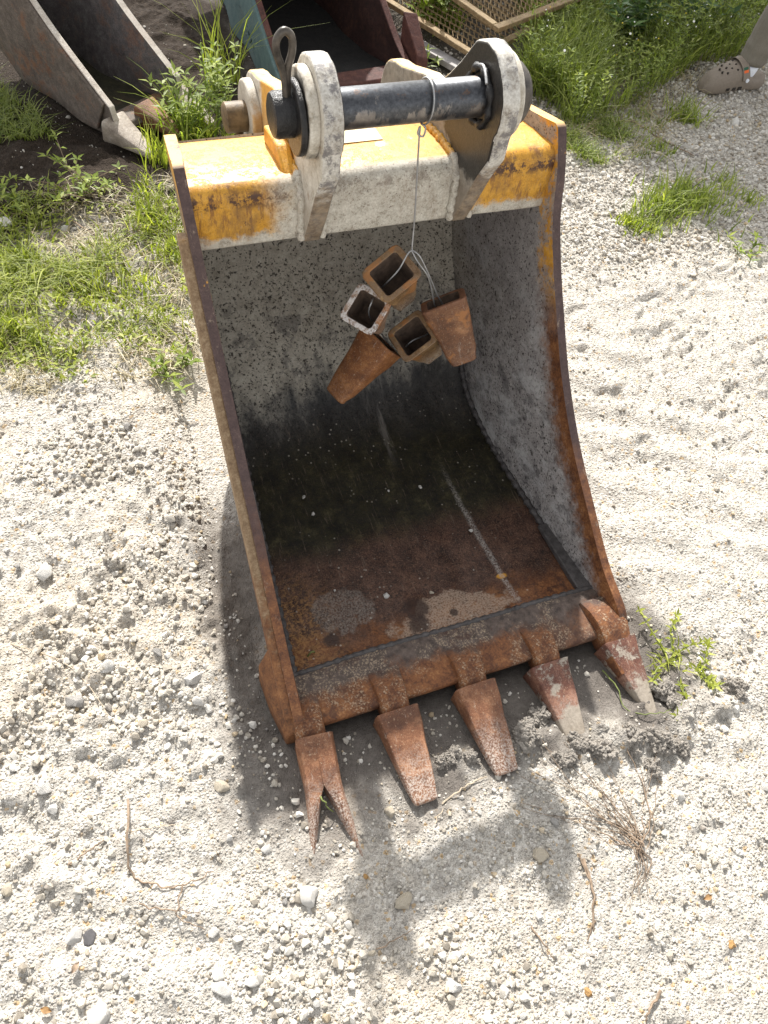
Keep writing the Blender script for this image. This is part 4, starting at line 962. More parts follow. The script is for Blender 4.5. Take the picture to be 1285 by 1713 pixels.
# ================================================================== person at the right edge (only one foot and shin reach the picture)
per = tag(empty('person', (2.335, 2.20, 0)), 'person in khaki trousers and brown foam clogs standing on the gravel', 'person')
def skin(name, joints, edges, radii, mat, parent, sub=2):
    me = bpy.data.meshes.new(name); me.from_pydata(joints, edges, []); o = bpy.data.objects.new(name, me); link(o, parent); me.materials.append(mat)
    o.modifiers.new('skin', 'SKIN'); sv = me.skin_vertices[0].data
    for i, r in enumerate(radii): sv[i].radius = r if isinstance(r, tuple) else (r, r)
    sv[0].use_root = True
    m2 = o.modifiers.new('sub', 'SUBSURF'); m2.levels = sub; m2.render_levels = sub
    return o
# local frame: faces -x; the left foot is in view, the other a stride behind
J = [(.18, .06, .95), (.16, .06, 1.15), (.15, .06, 1.38), (.13, .06, 1.50), (.10, .06, 1.58), (.09, .06, 1.68),
     (.15, -.05, .90), (.02, -.02, .50), (-.05, 0, .10), (-.12, 0, .05),
     (.20, .18, .90), (.42, .20, .52), (.62, .22, .12), (.52, .22, .05),
     (.15, -.13, 1.40), (.20, -.19, 1.12), (.06, -.20, .92), (-.02, -.19, .87), (.16, .25, 1.40), (.24, .30, 1.12), (.12, .32, .92), (.05, .32, .87)]
Ed = [(0, 1), (1, 2), (2, 3), (3, 4), (4, 5), (0, 6), (6, 7), (7, 8), (8, 9), (0, 10), (10, 11), (11, 12), (12, 13), (2, 14), (14, 15), (15, 16), (16, 17), (2, 18), (18, 19), (19, 20), (20, 21)]
Ra = [.13, .12, .13, .055, .085, .085, .085, .058, .038, .035, .085, .058, .038, .035, .05, .04, .03, .035, .05, .04, .03, .035]
skin('body', J, Ed, Ra, M['skin'], per)
for s_, (hx, hy) in ((-1, (-.02, -.19)), (1, (.05, .32))):    # fingers on the hanging hands
    for k in range(5):
        b0 = Vector((hx-.01+.012*k-.02, hy, .875)); th = k == 0
        obj('finger', Geo().tube([b0, b0+Vector((-.03 if th else -.008, 0, -.035)), b0+Vector((-.04 if th else -.004, 0, -.06 if th else -.085+.006*abs(k-2)))], [.009, .0085, .006], 7).build('finger', [M['skin']], 60), per)
skin('trousers', [(.18, .06, 1.0), (.15, -.05, .88), (.02, -.02, .50), (-.030, 0, .24), (-.048, 0, .105), (.20, .18, .88), (.43, .20, .52), (.62, .22, .13), (-.034, 0, .205), (-.036, 0, .18), (-.041, 0, .158), (-.043, 0, .135)], [(0, 1), (1, 2), (2, 3), (0, 5), (5, 6), (6, 7), (3, 8), (8, 9), (9, 10), (10, 11), (11, 4)], [.15, .11, .080, .068, .058, .11, .080, .066, .061, .068, .060, .065], M['trousers'], per)
skin('shirt', [(.17, .06, .98), (.16, .06, 1.15), (.15, .06, 1.40), (.15, -.13, 1.40), (.19, -.18, 1.20), (.16, .25, 1.40), (.22, .29, 1.20)], [(0, 1), (1, 2), (2, 3), (3, 4), (2, 5), (5, 6)], [.155, .142, .15, .07, .06, .07, .06], M['shirt'], per)
skin('hair', [(.115, .06, 1.70), (.125, .06, 1.66)], [(0, 1)], [.092, .086], M['hair'], per)
for e in (-1, 1):
    obj('eye', rock_mesh('eye', 1, M['eye'], 2, 0, 1), per).scale = (.012,)*3; bpy.context.scene.collection.objects[-1].location = (.012, .06+e*.032, 1.645)
    obj('ear', rock_mesh('ear', 2, M['skin'], 2, .1, 1), per).scale = (.025, .01, .035); bpy.context.scene.collection.objects[-1].location = (.10, .06+e*.085, 1.635)
g = Geo().add([(.012, .06, 1.655), (-.012, .045, 1.605), (-.012, .075, 1.605), (.02, .06, 1.595)], [(0, 1, 2), (0, 2, 3), (0, 3, 1), (1, 3, 2)]); obj('nose', g.build('nose', [M['skin']]), per, .004)
obj('mouth', Geo().tube([(.01, .035, 1.575), (-.002, .06, 1.573), (.01, .085, 1.575)], .005, 6).build('mouth', [M['dark_rust']], 60), per)
def clog(loc):
    root = bpy.data.objects.new('clog', None); link(root, per); root.location = loc
    # sections from toe (-x) to heel
    S = [(-.190, .030, .012, .040), (-.183, .060, .008, .062), (-.165, .086, .004, .080), (-.13, .104, .004, .094), (-.09, .110, .004, .106), (-.05, .108, .006, .118), (-.01, .102, .010, .125), (.02, .094, .010, .085), (.06, .088, .006, .060), (.10, .084, .004, .062), (.125, .064, .006, .064), (.135, .036, .012, .05)]
    rings = []
    for x, wd, zb, zt in S:
        h = zt-zb; P = []
        for k in range(20):
            a = 2*math.pi*k/20; c_, s_ = math.cos(a), math.sin(a)
            P.append((x+.018*max(0, s_)*(1 if x < -.1 else .0), wd/2*math.copysign(abs(c_)**(.75 if s_ > 0 else .45), c_), zb+h/2+h/2*math.copysign(abs(s_)**(.9 if s_ > 0 else .35), s_)))
        rings.append(P)
    up_ = obj('upper', Geo().loft(rings).build('upper', [M['clog']], 60), per, label='brown foam upper with round vent holes'); up_.parent = root
    def surf_z(x, y):                                          # height of the upper above (x, y)
        for i in range(len(S)-1):
            if S[i][0] <= x <= S[i+1][0]:
                t = (x-S[i][0])/(S[i+1][0]-S[i][0]); wd, zb, zt = [S[i][k]*(1-t)+S[i+1][k]*t for k in (1, 2, 3)]
                c_ = min(.999, (abs(y)/(wd/2))**(1/.75)); return zb+(zt-zb)/2+(zt-zb)/2*math.sqrt(1-c_*c_)**.9
    g = Geo()
    for (x, y) in ((-.125, .0), (-.125, -.022), (-.105, .018), (-.105, -.034), (-.10, -.008), (-.082, .030), (-.082, -.022), (-.078, .004), (-.060, -.036), (-.058, -.010), (-.055, .02)):
        z = surf_z(x, y); g.cyl((x, y, z-.006), (x-.0005, y*1.01, z+.0012), .0042, 10)
    obj('vent_hole', g.build('vent_hole', [M['clog_dark']]), up_)
    g = Geo()
    for x in (-.085, -.052, -.02): g.box((x, -.052, .030), (.010, .003, .007))
    obj('side_port', g.build('side_port', [M['clog_dark']]), up_, .002)
    g = Geo(); hp = [(-.022, -.056, .062), (-.030, -.050, .085), (-.042, -.036, .113), (-.048, 0, .127), (-.042, .036, .113), (-.022, .056, .062)]
    P = crom(hp, 6); n_ = [(p-Vector((.03, 0, .05))).normalized() for p in P]
    rr = [[p+q*.001, p+q*.006, p+q*.006+Vector((.034, 0, .006)), p+q*.001+Vector((.034, 0, .006))] for p, q in zip(P, n_)]
    stp = obj('strap', g.loft(rr).build('strap', [M['clog']]), per, .002); stp.parent = root
    for (k, mt, nm) in ((9, 'tag_green', 'green_patch'), (7, 'tag_orange', 'orange_patch')):
        a, b = P[k], P[k+2]; q = n_[k+1]*.0072
        gg = Geo().loft([[a+q+Vector((.006, 0, .001)), a+q*.7+Vector((.006, 0, .001)), a+q*.7+Vector((.027, 0, .005)), a+q+Vector((.027, 0, .005))], [b+q+Vector((.006, 0, .001)), b+q*.7+Vector((.006, 0, .001)), b+q*.7+Vector((.027, 0, .005)), b+q+Vector((.027, 0, .005))]])
        obj(nm, gg.build(nm, [M[mt]]), stp)
    obj('rivet', Geo().cyl((-.005, -.058, .066), (-.005, -.064, .066), .008, 14).build('rivet', [M['sock']]), stp, .001)
    return root
clog((-.075, 0, .004)); clog((.56, .22, .004))
for x, y in ((-.05, 0), (.62, .22)):
    g = Geo().loft([[(x+r*math.cos(a), y+r*.9*math.sin(a), z) for a in np.linspace(0, 2*math.pi, 21)[:-1]] for z, r in ((.07, .040), (.095, .046), (.108, .047), (.115, .040))]); obj('sock', g.build('sock', [M['sock']], 60), per)

# ================================================================== trees beyond the top of the frame, whose shade lies over the right background
def leaf_cloud(centers, n, size, seed):
    r = np.random.default_rng(seed); C_ = np.asarray(centers, float); k = r.integers(0, len(C_), n)
    d = r.normal(size=(n, 3)); d /= np.linalg.norm(d, axis=1)[:, None]; d *= (r.random((n, 1))**.4)
    P = C_[k, :3]+d*C_[k, 3:6]
    a = r.normal(size=(n, 3)); a /= np.linalg.norm(a, axis=1)[:, None]; b = np.cross(a, r.normal(size=(n, 3))); b /= np.linalg.norm(b, axis=1)[:, None]
    s_ = (size*r.uniform(.6, 1.3, n))[:, None]
    V = np.stack([P-a*s_, P+b*s_*.42, P+a*s_, P-b*s_*.42], 1).reshape(-1, 3); return V, np.arange(4*n).reshape(-1, 4), np.repeat(r.random(n), 4)
def tree(loc, label, blobs, n, seed):
    root = tag(empty('tree', loc), label, 'tree', 'trees beyond the scrap heap'); r = random.Random(seed)
    g = Geo().tube(crom([(0, 0, -.2), (.03, .05, .8), (-.05, .02, 1.7), (.05, -.05, 2.6)], 5), [.17*(1-.045*i) for i in range(16)], 10)
    for b in blobs:
        c = Vector(b[:3]); st_ = Vector((r.uniform(-.05, .05), 0, r.uniform(1.2, 2.3))); g.tube(crom([st_, (st_+c)/2+Vector((0, 0, .2)), c], 4), [.07*(1-.09*i) for i in range(9)], 7)
    obj('trunk', g.build('trunk', [M['bark']], 60), root)
    V, F_, R_ = leaf_cloud(blobs, n, .085, seed); obj('crown', fast_mesh('crown', V, F_, M['leaf'], dict(rnd=R_)), root)
tree((3.0, 6.6, 0), 'leafy tree behind the scrap heap, nearer the screens', [(-.65, -.25, 3.1, .75, .85, .5), (.5, -.5, 3.3, .9, .9, .6), (.0, .55, 3.7, .9, .8, .6), (1.3, .1, 3.0, .8, .9, .6), (-.3, -1.3, 3.0, .7, .6, .45)], 7000, 5)
tree((5.2, 6.2, 0), 'leafy tree behind the weeds, farther to the right', [(-.8, -.2, 3.0, .9, .9, .6), (.4, -.3, 3.4, 1.0, 1.0, .7), (-.2, .7, 3.6, .9, .8, .6), (-.7, -1.2, 2.8, .8, .7, .5)], 6000, 6)
import bmesh
# ================================================================== plants
class Blades:
    """numpy grass: bent tapering blades"""
    def __init__(s): s.V = []; s.F = []; s.R = []; s.n = 0
    def add(s, P, H, Wd, lean, seed, nseg=3, droop=1.0):
        r = np.random.default_rng(seed); n = len(P); az = r.uniform(0, 2*np.pi, n); H = np.broadcast_to(H, n)*r.uniform(.55, 1.25, n); L_ = lean*r.uniform(.25, 1.3, n)*H
        wd = np.broadcast_to(Wd, n)*r.uniform(.6, 1.3, n); dx, dy = np.cos(az), np.sin(az); ta = r.uniform(-.9, .9, n)+az+np.pi/2; ux, uy = np.cos(ta), np.sin(ta)
        cols = []
        for k in range(nseg+1):
            t = k/nseg; out = L_*t**1.7; up = H*(t-.32*droop*lean*t**2.6); wk = wd*(1-t**1.6)*.5+.0002
            c = np.stack([P[:, 0]+dx*out, P[:, 1]+dy*out, P[:, 2]+np.maximum(up, -.002)], -1); w_ = np.stack([ux*wk, uy*wk, 0*wk], -1)
            cols += [c-w_, c+w_]
        V = np.stack(cols, 1); m = 2*(nseg+1); base = s.n+np.arange(n)[:, None]*m
        for k in range(nseg): s.F.append(base+np.array([2*k, 2*k+1, 2*k+3, 2*k+2])[None])
        s.V.append(V.reshape(-1, 3)); s.R.append(np.repeat(r.random(n), m)); s.n += n*m; return s
    def leaves(s, P, A, N_, L_, W_, seed):
        """pointed leaves: P base, A direction, N_ normal"""
        r = np.random.default_rng(seed); n = len(P); A = A/np.linalg.norm(A, axis=1)[:, None]; B = np.cross(A, N_); B /= np.linalg.norm(B, axis=1)[:, None]+1e-9; Nn = np.cross(B, A)
        L_ = (np.broadcast_to(L_, n)*r.uniform(.7, 1.25, n))[:, None]; W_ = (np.broadcast_to(W_, n)*r.uniform(.75, 1.2, n))[:, None]
        q = [P, P+A*L_*.38+B*W_*.5+Nn*L_*.07, P+A*L_*.38+Nn*L_*.02, P+A*L_*.38-B*W_*.5+Nn*L_*.07, P+A*L_-Nn*L_*.12]
        V = np.stack(q, 1); base = s.n+np.arange(n)[:, None]*5
        s.F += [base+np.array([0, 1, 4, 2])[None], base+np.array([0, 2, 4, 3])[None]]
        s.V.append(V.reshape(-1, 3)); s.R.append(np.repeat(r.random(n), 5)); s.n += n*5; return s
    def build(s, name, mat):
        return fast_mesh(name, np.concatenate(s.V), np.concatenate(s.F), mat, dict(rnd=np.concatenate(s.R)))
def on_ground(x, y): return np.stack([x, y, height(x, y)-.002], -1)
def patch(poly_px, n, seed, clump=.5, csc=9):
    """random ground points inside a polygon traced on the ground (given as photo pixels of its corners)"""
    W_ = np.array([tuple(at(u, v, 0))[:2] for u, v in poly_px]); r = np.random.default_rng(seed); lo, hi = W_.min(0), W_.max(0); out = np.zeros((0, 2))
    while len(out) < n:
        p = r.uniform(lo, hi, (n*3, 2)); ins = np.zeros(len(p), bool); j = len(W_)-1
        for i in range(len(W_)):
            xi_, yi_ = W_[i]; xj, yj = W_[j]; c = ((yi_ > p[:, 1]) != (yj > p[:, 1])) & (p[:, 0] < (xj-xi_)*(p[:, 1]-yi_)/(yj-yi_+1e-12)+xi_); ins ^= c; j = i
        d = fbm(p[:, 0], p[:, 1], csc, 3, seed+3); ins &= r.random(len(p)) < (1-clump)+clump*sstep(.42, .60, d)*1.0
        out = np.concatenate([out, p[ins]])
    out = out[:n]; return on_ground(out[:, 0], out[:, 1])
def stem_weed(c, n, h, spread, leaf, seed, pairs=7, rise=1.0):
    """stems with leaf pairs; returns (stem Geo, Blades)"""
    r = random.Random(seed); g = Geo(); B = Blades(); P, A, N_ = [], [], []
    for k in range(n):
        az = r.uniform(0, 2*math.pi); hh = h*r.uniform(.6, 1.15); sp = spread*r.uniform(.3, 1.2)
        b = Vector((c[0]+r.uniform(-.03, .03), c[1]+r.uniform(-.03, .03), c[2]-.005)); tip = b+Vector((math.cos(az)*sp, math.sin(az)*sp, hh*rise))
        mid_ = b+(tip-b)*.5+Vector((r.uniform(-.02, .02), r.uniform(-.02, .02), hh*.12)); path = crom([b, mid_, tip], 5); g.tube(path, [.0022*(1-.06*i) for i in range(len(path))], 5)
        for j in range(pairs):
            t = .2+.8*j/(pairs-1); p = path[min(len(path)-1, int(t*(len(path)-1)))]
            for s_ in range(2 if j < pairs-1 else 4):
                a = az+1.57*j+math.pi*s_*(1 if j < pairs-1 else .5)+r.uniform(-.4, .4); P.append(p); A.append((math.cos(a), math.sin(a), r.uniform(.2, .8))); N_.append((r.uniform(-.2, .2), r.uniform(-.2, .2), 1))
    B.leaves(np.array([tuple(p) for p in P]), np.array(A), np.array(N_), leaf, leaf*.34, seed); return g, B
def plant(name, label, cat, g, B, stem='stem', leaf='leaf', group=None, loc=None):
    root = tag(empty(name, (0, 0, 0)), label, cat, group)
    if g is not None: obj('stem', g.build('stem', [M[stem]], 60), root)
    obj('foliage', B.build('foliage', M[leaf]), root); return root
def gp(u, v): p = at(u, v, 0); return np.array([[p.x, p.y, float(height(p.x, p.y))]])
def tuft(label, spots, mat='grass', seed=1, name='grass_tuft'):
    """spots: (u, v, blades, height, radius)"""
    B = Blades(); r = np.random.default_rng(seed)
    for i, (u, v, n, h, rad) in enumerate(spots):
        c = gp(u, v)[0]; q = c[:2]+r.normal(size=(n, 2))*rad*.5; B.add(on_ground(q[:, 0], q[:, 1]), h, .0055, .75, seed*50+i, 4)
    o = obj(name, B.build(name, M[mat]))
    return tag(o, label, 'grass tuft', None, 'stuff' if len(spots) > 1 else None)
M['leaf_yellow'] = leaf_mat('yellow_green_leaves', (.18, .20, .03), (.30, .34, .05), (.42, .44, .10), .45)
# stuff: short grass and weeds nobody could count
B = Blades()
B.add(patch([(-60, 380), (90, 330), (300, 330), (345, 470), (300, 600), (150, 590), (-60, 640)], 1200, 21, .99, 6), .055, .0046, 1.3, 22, 3)
B.add(patch([(-60, 430), (200, 440), (330, 480), (310, 585), (120, 600), (-60, 610)], 900, 23, .99, 5), .07, .0045, 1.5, 24, 4)
q = patch([(-60, 330), (120, 300), (320, 330), (350, 560), (250, 640), (-60, 650)], 1500, 25, .99, 7); r_ = np.random.default_rng(26)
B.leaves(q+r_.uniform(0, .03, (len(q), 1))*np.array([[0, 0, 1]]), np.stack([r_.normal(size=len(q)), r_.normal(size=len(q)), r_.uniform(.1, .9, len(q))], -1), np.tile([[0, .1, 1.0]], (len(q), 1)), .022, .009, 27)
tag(obj('grass', B.build('grass', M['grass'])), 'patchy sunlit grass and small weeds left of the bucket', kind='stuff')
B = Blades(); B.add(patch([(-60, 330), (330, 300), (350, 600), (200, 660), (-60, 660)], 2600, 31, .8, 6), .035, .003, 2.2, 32, 4); B.add(patch([(872, 90), (940, 250), (1080, 280), (1180, 140), (1290, 100), (1290, 20), (900, 20)], 1800, 33, .8, 6), .07, .003, 1.9, 34, 4)
tag(obj('dry_grass', B.build('dry_grass', M['straw'])), 'dry straw and dead stalks matted between the weeds', kind='stuff')
B = Blades()
bandR = [(872, 0), (872, 150), (955, 215), (1020, 200), (1085, 165), (1150, 120), (1290, 95), (1420, 60), (1420, -60), (990, -60)]
B.add(patch(bandR, 5200, 41, .85, 6), .17, .0050, .7, 42, 4); B.add(patch(bandR, 4000, 64, .8, 7), .08, .0045, 1.2, 65, 3); B.add(patch([(872, 0), (880, 150), (960, 190), (1010, 120), (960, 20)], 2400, 43, .3, 5), .20, .0058, .7, 44, 4)
B.add(patch([(940, 190), (1060, 165), (1110, 210), (1080, 265), (975, 280), (935, 240)], 1500, 45, .9, 8), .055, .004, 1.1, 46, 3)
q = patch(bandR, 7000, 47, .6, 5); r_ = np.random.default_rng(48)
B.leaves(q+r_.uniform(.01, .15, (len(q), 1))*np.array([[0, 0, 1]]), np.stack([r_.normal(size=len(q)), r_.normal(size=len(q)), r_.uniform(-.2, .9, len(q))], -1), np.tile([[0, .1, 1.0]], (len(q), 1)), .030, .010, 49)
tag(obj('grass', B.build('grass', M['grass_dark'])), 'tall weedy grass in tree shade beyond the gravel', kind='stuff')
B = Blades(); B.add(patch([(-60, 60), (-10, 130), (70, 200), (95, 235), (-60, 240)], 1500, 51, .5, 8), .06, .004, 1.2, 52, 3)
tag(obj('grass', B.build('grass', M['grass_dark'])), 'shaded short weeds beside the narrow grey bucket', kind='stuff')
B = Blades(); B.add(patch([(690, 0), (700, 60), (770, 60), (780, -40), (690, -40)], 500, 53, .3, 8), .16, .0055, .8, 54, 4)
q = patch([(685, 0), (690, 75), (745, 65), (775, -40), (680, -40)], 700, 55, .2, 8); r_ = np.random.default_rng(56)
B.leaves(q+r_.uniform(.02, .26, (len(q), 1))*np.array([[0, 0, 1]]), np.stack([r_.normal(size=len(q)), r_.normal(size=len(q)), r_.uniform(-.1, .8, len(q))], -1), np.tile([[0, .1, 1.0]], (len(q), 1)), .055, .026, 57)
tag(obj('weeds', B.build('weeds', M['leaf'])), 'green weeds growing up through the metal screen', kind='stuff')
q = patch(bandR, 150, 63, .7, 5); gs_ = Geo(); bs_ = Blades()
for i, p in enumerate(q):
    g, B = stem_weed(p, 3, .21, .06, .026, 400+i, 8); gs_.add(g.v, g.f); 
    for V_, F_, R_ in [(np.concatenate(B.V), B.F, B.R)]: bs_.V.append(V_); bs_.F += [f+bs_.n for f in F_]; bs_.R += R_; bs_.n += len(V_)
tag(obj('weeds', bs_.build('weeds', M['leaf'])), 'feathery small-leaved weeds rising through the shaded grass', kind='stuff')
tag(obj('weed_stems', gs_.build('weed_stems', [M['stem']], 60)), 'thin upright weed stems in the shaded grass', kind='stuff')
# small white and yellow flower heads over the shaded weeds
q = patch(bandR, 260, 61, .4, 5); r_ = np.random.default_rng(62); g = Geo()
for i, p in enumerate(q):
    z = p[2]+r_.uniform(.08, .24); s_ = r_.uniform(.0014, .0030) if i > 24 else .0050
    g.cyl((p[0], p[1], z), (p[0]+r_.normal()*.002, p[1]-.002, z+.003), s_, 6, 0 if r_.random() < .85 else 1)
tag(obj('flowers', g.build('flowers', [M['petal'], M['petal_y']])), 'tiny white and yellow flower heads scattered over the weeds', kind='stuff')
# single plants
g, B = stem_weed(gp(318, 220)[0], 14, .20, .13, .040, 71, 8); B.add(on_ground(*(gp(310, 225)[0][:2, None]+np.random.default_rng(3).normal(size=(2, 60))*.045)), .23, .009, .8, 72, 5)
plant('leafy_weed', 'bright sunlit weed with long grass blades between the grey bucket and the hitch', 'weed', g, B)
g, B = stem_weed(gp(372, 215)[0], 9, .26, .07, .034, 73, 9)
plant('leafy_weed', 'upright leafy weed growing in front of the blue-green cheek', 'weed', g, B)
g, B = stem_weed(gp(150, 330)[0], 12, .12, .17, .030, 74, 6); plant('leafy_weed', 'straggling weed with brown stems on the dark soil by the grey bucket teeth', 'weed', g, B, 'twig')
g, B = stem_weed(gp(20, 345)[0], 6, .07, .08, .032, 75, 4); plant('leafy_weed', 'small low weed at the left edge of the yard', 'weed', g, B)
g, B = stem_weed(gp(285, 628)[0], 5, .035, .06, .036, 76, 4); plant('leafy_weed', 'small sprawling weed on the gravel beside the left cheek', 'weed', g, B)
g, B = stem_weed(gp(1140, 1110)[0], 8, .03, .11, .020, 77, 10); B.add(on_ground(*(gp(1115, 1100)[0][:2, None]+np.random.default_rng(4).normal(size=(2, 26))*.02)), .04, .004, 1.2, 78, 3)
plant('leafy_weed', 'yellow-green weed growing on the gravel right of the pointed tooth', 'weed', g, B, leaf='leaf_yellow')
g, B = stem_weed(gp(1048, 75)[0], 16, .24, .20, .075, 79, 7); plant('leafy_weed', 'dark broad-leaved weed beside the rusty pipe', 'weed', g, B, leaf='leaf_dark')
g, B = stem_weed(gp(1150, 60)[0], 12, .18, .18, .060, 80, 7); plant('leafy_weed', 'dark broad-leaved weed left of the person', 'weed', g, B, leaf='leaf_dark')
g, B = stem_weed(gp(695, 120)[0], 5, .10, .07, .040, 81, 4); plant('leafy_weed', 'small round-leaved weed at the foot of the plank', 'weed', g, B)
g, B = stem_weed(gp(1250, 430)[0], 4, .05, .06, .034, 82, 4); plant('leafy_weed', 'small dark weed at the right edge of the gravel', 'weed', g, B)
tuft('dense green grass tuft on the gravel right of the bucket', [(1110, 350, 260, .085, .10), (1150, 335, 200, .10, .10), (1190, 350, 90, .06, .12), (1080, 375, 120, .05, .08)], 'grass_dark', 3)
tuft('bright yellow-green grass tuft at the sunny edge of the shade', [(1052, 375, 70, .055, .05), (1075, 385, 50, .04, .06), (1105, 345, 22, .09, .03)], 'grass', 4)
tuft('thin grass tuft in the shade below the clog', [(1145, 198, 150, .085, .08)], 'grass_dark', 5)
tuft('small grass tuft on the pale gravel in the shade', [(1110, 255, 60, .05, .06)], 'grass_dark', 6)
tuft('sparse grass tuft near the right edge in the shade', [(1215, 310, 60, .07, .10), (1255, 335, 40, .06, .06)], 'grass_dark', 7)
tuft('tall grass tuft behind the right cheek of the yellow bucket', [(895, 150, 150, .22, .07), (915, 165, 80, .16, .07)], 'grass_dark', 8)
tuft('tall thin grass in front of the blue-green cheek', [(390, 140, 26, .34, .05), (362, 150, 18, .36, .05)], 'grass', 9)
tuft('bright grass tuft against the left cheek of the yellow bucket', [(262, 380, 80, .10, .07), (290, 430, 60, .08, .06), (250, 330, 40, .09, .06)], 'grass', 10)
tuft('bright grass tuft at the far left of the weedy patch', [(10, 560, 120, .08, .09), (25, 440, 90, .07, .09)], 'grass', 11)
tuft('grass tuft behind the top left corner of the yellow bucket', [(262, 270, 50, .14, .06), (340, 235, 80, .12, .10), (390, 240, 60, .10, .08)], 'grass', 12)
tuft('low grass tuft in the middle of the weedy patch', [(150, 505, 150, .06, .12), (215, 480, 120, .05, .10), (120, 590, 50, .035, .07)], 'grass', 13)

# ================================================================== stones, clods, twigs, litter
def stone(u, v, px_w, mat, label, group=None, seed=0, name='stone', cat='stone', flat=.75, squash=None):
    p = at(u, v, 0); dist = (p-CAM).length; r = px_w/FPX*dist/2
    o = obj(name, rock_mesh(name, seed+300, M[mat], 3, .30, flat)); o.scale = (r, r, r); o.rotation_euler = (random.uniform(-.3, .3), random.uniform(-.3, .3), random.uniform(0, 6.3))
    o.location = (p.x, p.y, float(height(p.x, p.y))+r*.14); tag(o, label, cat, group); return o
S_ = [(324, 1137, 37, 'stone_white', 'large pale rounded stone left of the bucket shadow'), (128, 1172, 34, 'stone_grey', 'blocky grey stone near the left edge'), (239, 1218, 21, 'stone_tan', 'small tan angular stone between the blocky grey stone and the shadow'),
      (333, 1177, 22, 'stone_white', 'pale stone just below the large rounded stone'), (349, 1184, 19, 'stone_white', 'small pale stone touching the edge of the bucket shadow'), (75, 1321, 29, 'stone_white', 'white flat stone on the left gravel'),
      (92, 1352, 21, 'stone_white', 'white upright stone just below the white flat stone'), (371, 1318, 23, 'stone_tan', 'tan stone at the lower edge of the bucket shadow'), (515, 1498, 40, 'stone_white', 'cream pitted stone below the forked tooth'),
      (127, 1566, 27, 'stone_white', 'bright white stone beside a dark one, lower left'), (150, 1568, 25, 'stone_dark', 'dark grey stone touching the bright white one, lower left'), (371, 1655, 28, 'stone_white', 'white blocky stone near the bottom edge'),
      (366, 1630, 23, 'stone_white', 'pale stone just above the white blocky stone near the bottom edge'), (423, 1643, 22, 'stone_white', 'pale round stone right of the white blocky stone'), (358, 1560, 18, 'stone_white', 'small white stone beside the curled root'),
      (164, 1703, 36, 'stone_white', 'large white stone cut by the bottom edge'), (448, 1419, 19, 'stone_white', 'small white stone at the tip of the bucket shadow'), (14, 1491, 19, 'stone_tan', 'tan pebble at the left edge'),
      (78, 958, 34, 'stone_white', 'wide white stone on the bright gravel at the left'), (283, 1098, 17, 'stone_white', 'small white oval stone above the large rounded stone'), (266, 1094, 18, 'stone_grey', 'small grey stone beside the white oval one'),
      (758, 1648, 26, 'stone_white', 'white stone near the bottom centre'), (845, 1657, 22, 'stone_white', 'upright white stone right of bottom centre'), (901, 1431, 27, 'stone_tan', 'tan angular stone in the shadow of the hitch pin'),
      (985, 1660, 14, 'stone_orange', 'small orange pebble right of bottom centre'), (1014, 1273, 18, 'stone_white', 'white stone among the clods by the muddy tooth'), (1134, 1331, 21, 'stone_white', 'white stone right of the dry roots'),
      (926, 1376, 17, 'stone_grey', 'grey round stone beside the dry roots'), (677, 1507, 31, 'stone_tan', 'brownish flat stone in the shadow of the hitch'), (652, 1357, 22, 'stone_tan', 'yellowish stone between the two left teeth tips'),
      (1226, 1580, 14, 'stone_orange', 'small orange pebble near the right edge'), (1020, 200, 13, 'stone_white', 'white stone at the edge of the shaded weeds'), (1227, 208, 16, 'stone_white', 'white stone on the shaded gravel below the clog'),
      (978, 196, 18, 'stone_white', 'flat white stone behind the right corner of the yellow bucket'), (612, 1465, 9, 'stone_orange', 'tiny orange pebble beside the forked tooth shadow'), (12, 380, 30, 'stone_white', 'pale flat stone at the left edge in the weeds'), (110, 385, 16, 'stone_white', 'small white stone in the weeds'), (215, 715, 20, 'stone_grey', 'grey stone on the left gravel beside the cheek'), (180, 1120, 26, 'stone_white', 'pale half buried stone left of the large rounded stone')]
for i, (u, v, p_, m_, lab) in enumerate(S_): stone(u, v, p_, m_, lab, None, i, flat=random.uniform(.6, .85))
r_ = random.Random(8); proto = [rock_mesh('stone', 500+i, M[m_], 2, .3, .75) for i, m_ in enumerate(['stone_white', 'stone_white', 'stone_grey', 'stone_tan'])]
cnt = 0
while cnt < 130:
    u, v = r_.uniform(0, 1285), r_.uniform(640, 1713); p = at(u, v, 0)
    if -.50 < p.x < .46 and -.22 < p.y < 1.1: continue
    if r_.random() > (1.0 if u < 600 else .35): continue
    k = r_.choice([0, 0, 1, 1, 1, 2, 3]); o = obj('stone', proto[k]); s_ = r_.uniform(.004, .0095); o.scale = (s_, s_*r_.uniform(.8, 1), s_); o.rotation_euler = (r_.uniform(-.4, .4), r_.uniform(-.4, .4), r_.uniform(0, 6.3))
    o.location = (p.x, p.y, float(height(p.x, p.y))+s_*.15); cnt += 1
    kind_ = 'pale' if k < 2 else 'grey' if k == 2 else 'tan'
    where = ('on the right-hand gravel beside the bucket' if u > 960 and v < 1150 else 'on the lower right gravel' if u > 820 else 'on the bottom gravel below the hitch shadow' if u > 480 else
             'on the left gravel level with the bucket floor' if v < 950 else 'on the left gravel level with the lip' if v < 1200 else 'on the left gravel round the curved root' if v < 1480 else 'on the gravel of the bottom left corner')
    tag(o, 'small %s loose stone %s' % (kind_, where), 'stone', 'small loose stones on the gravel')
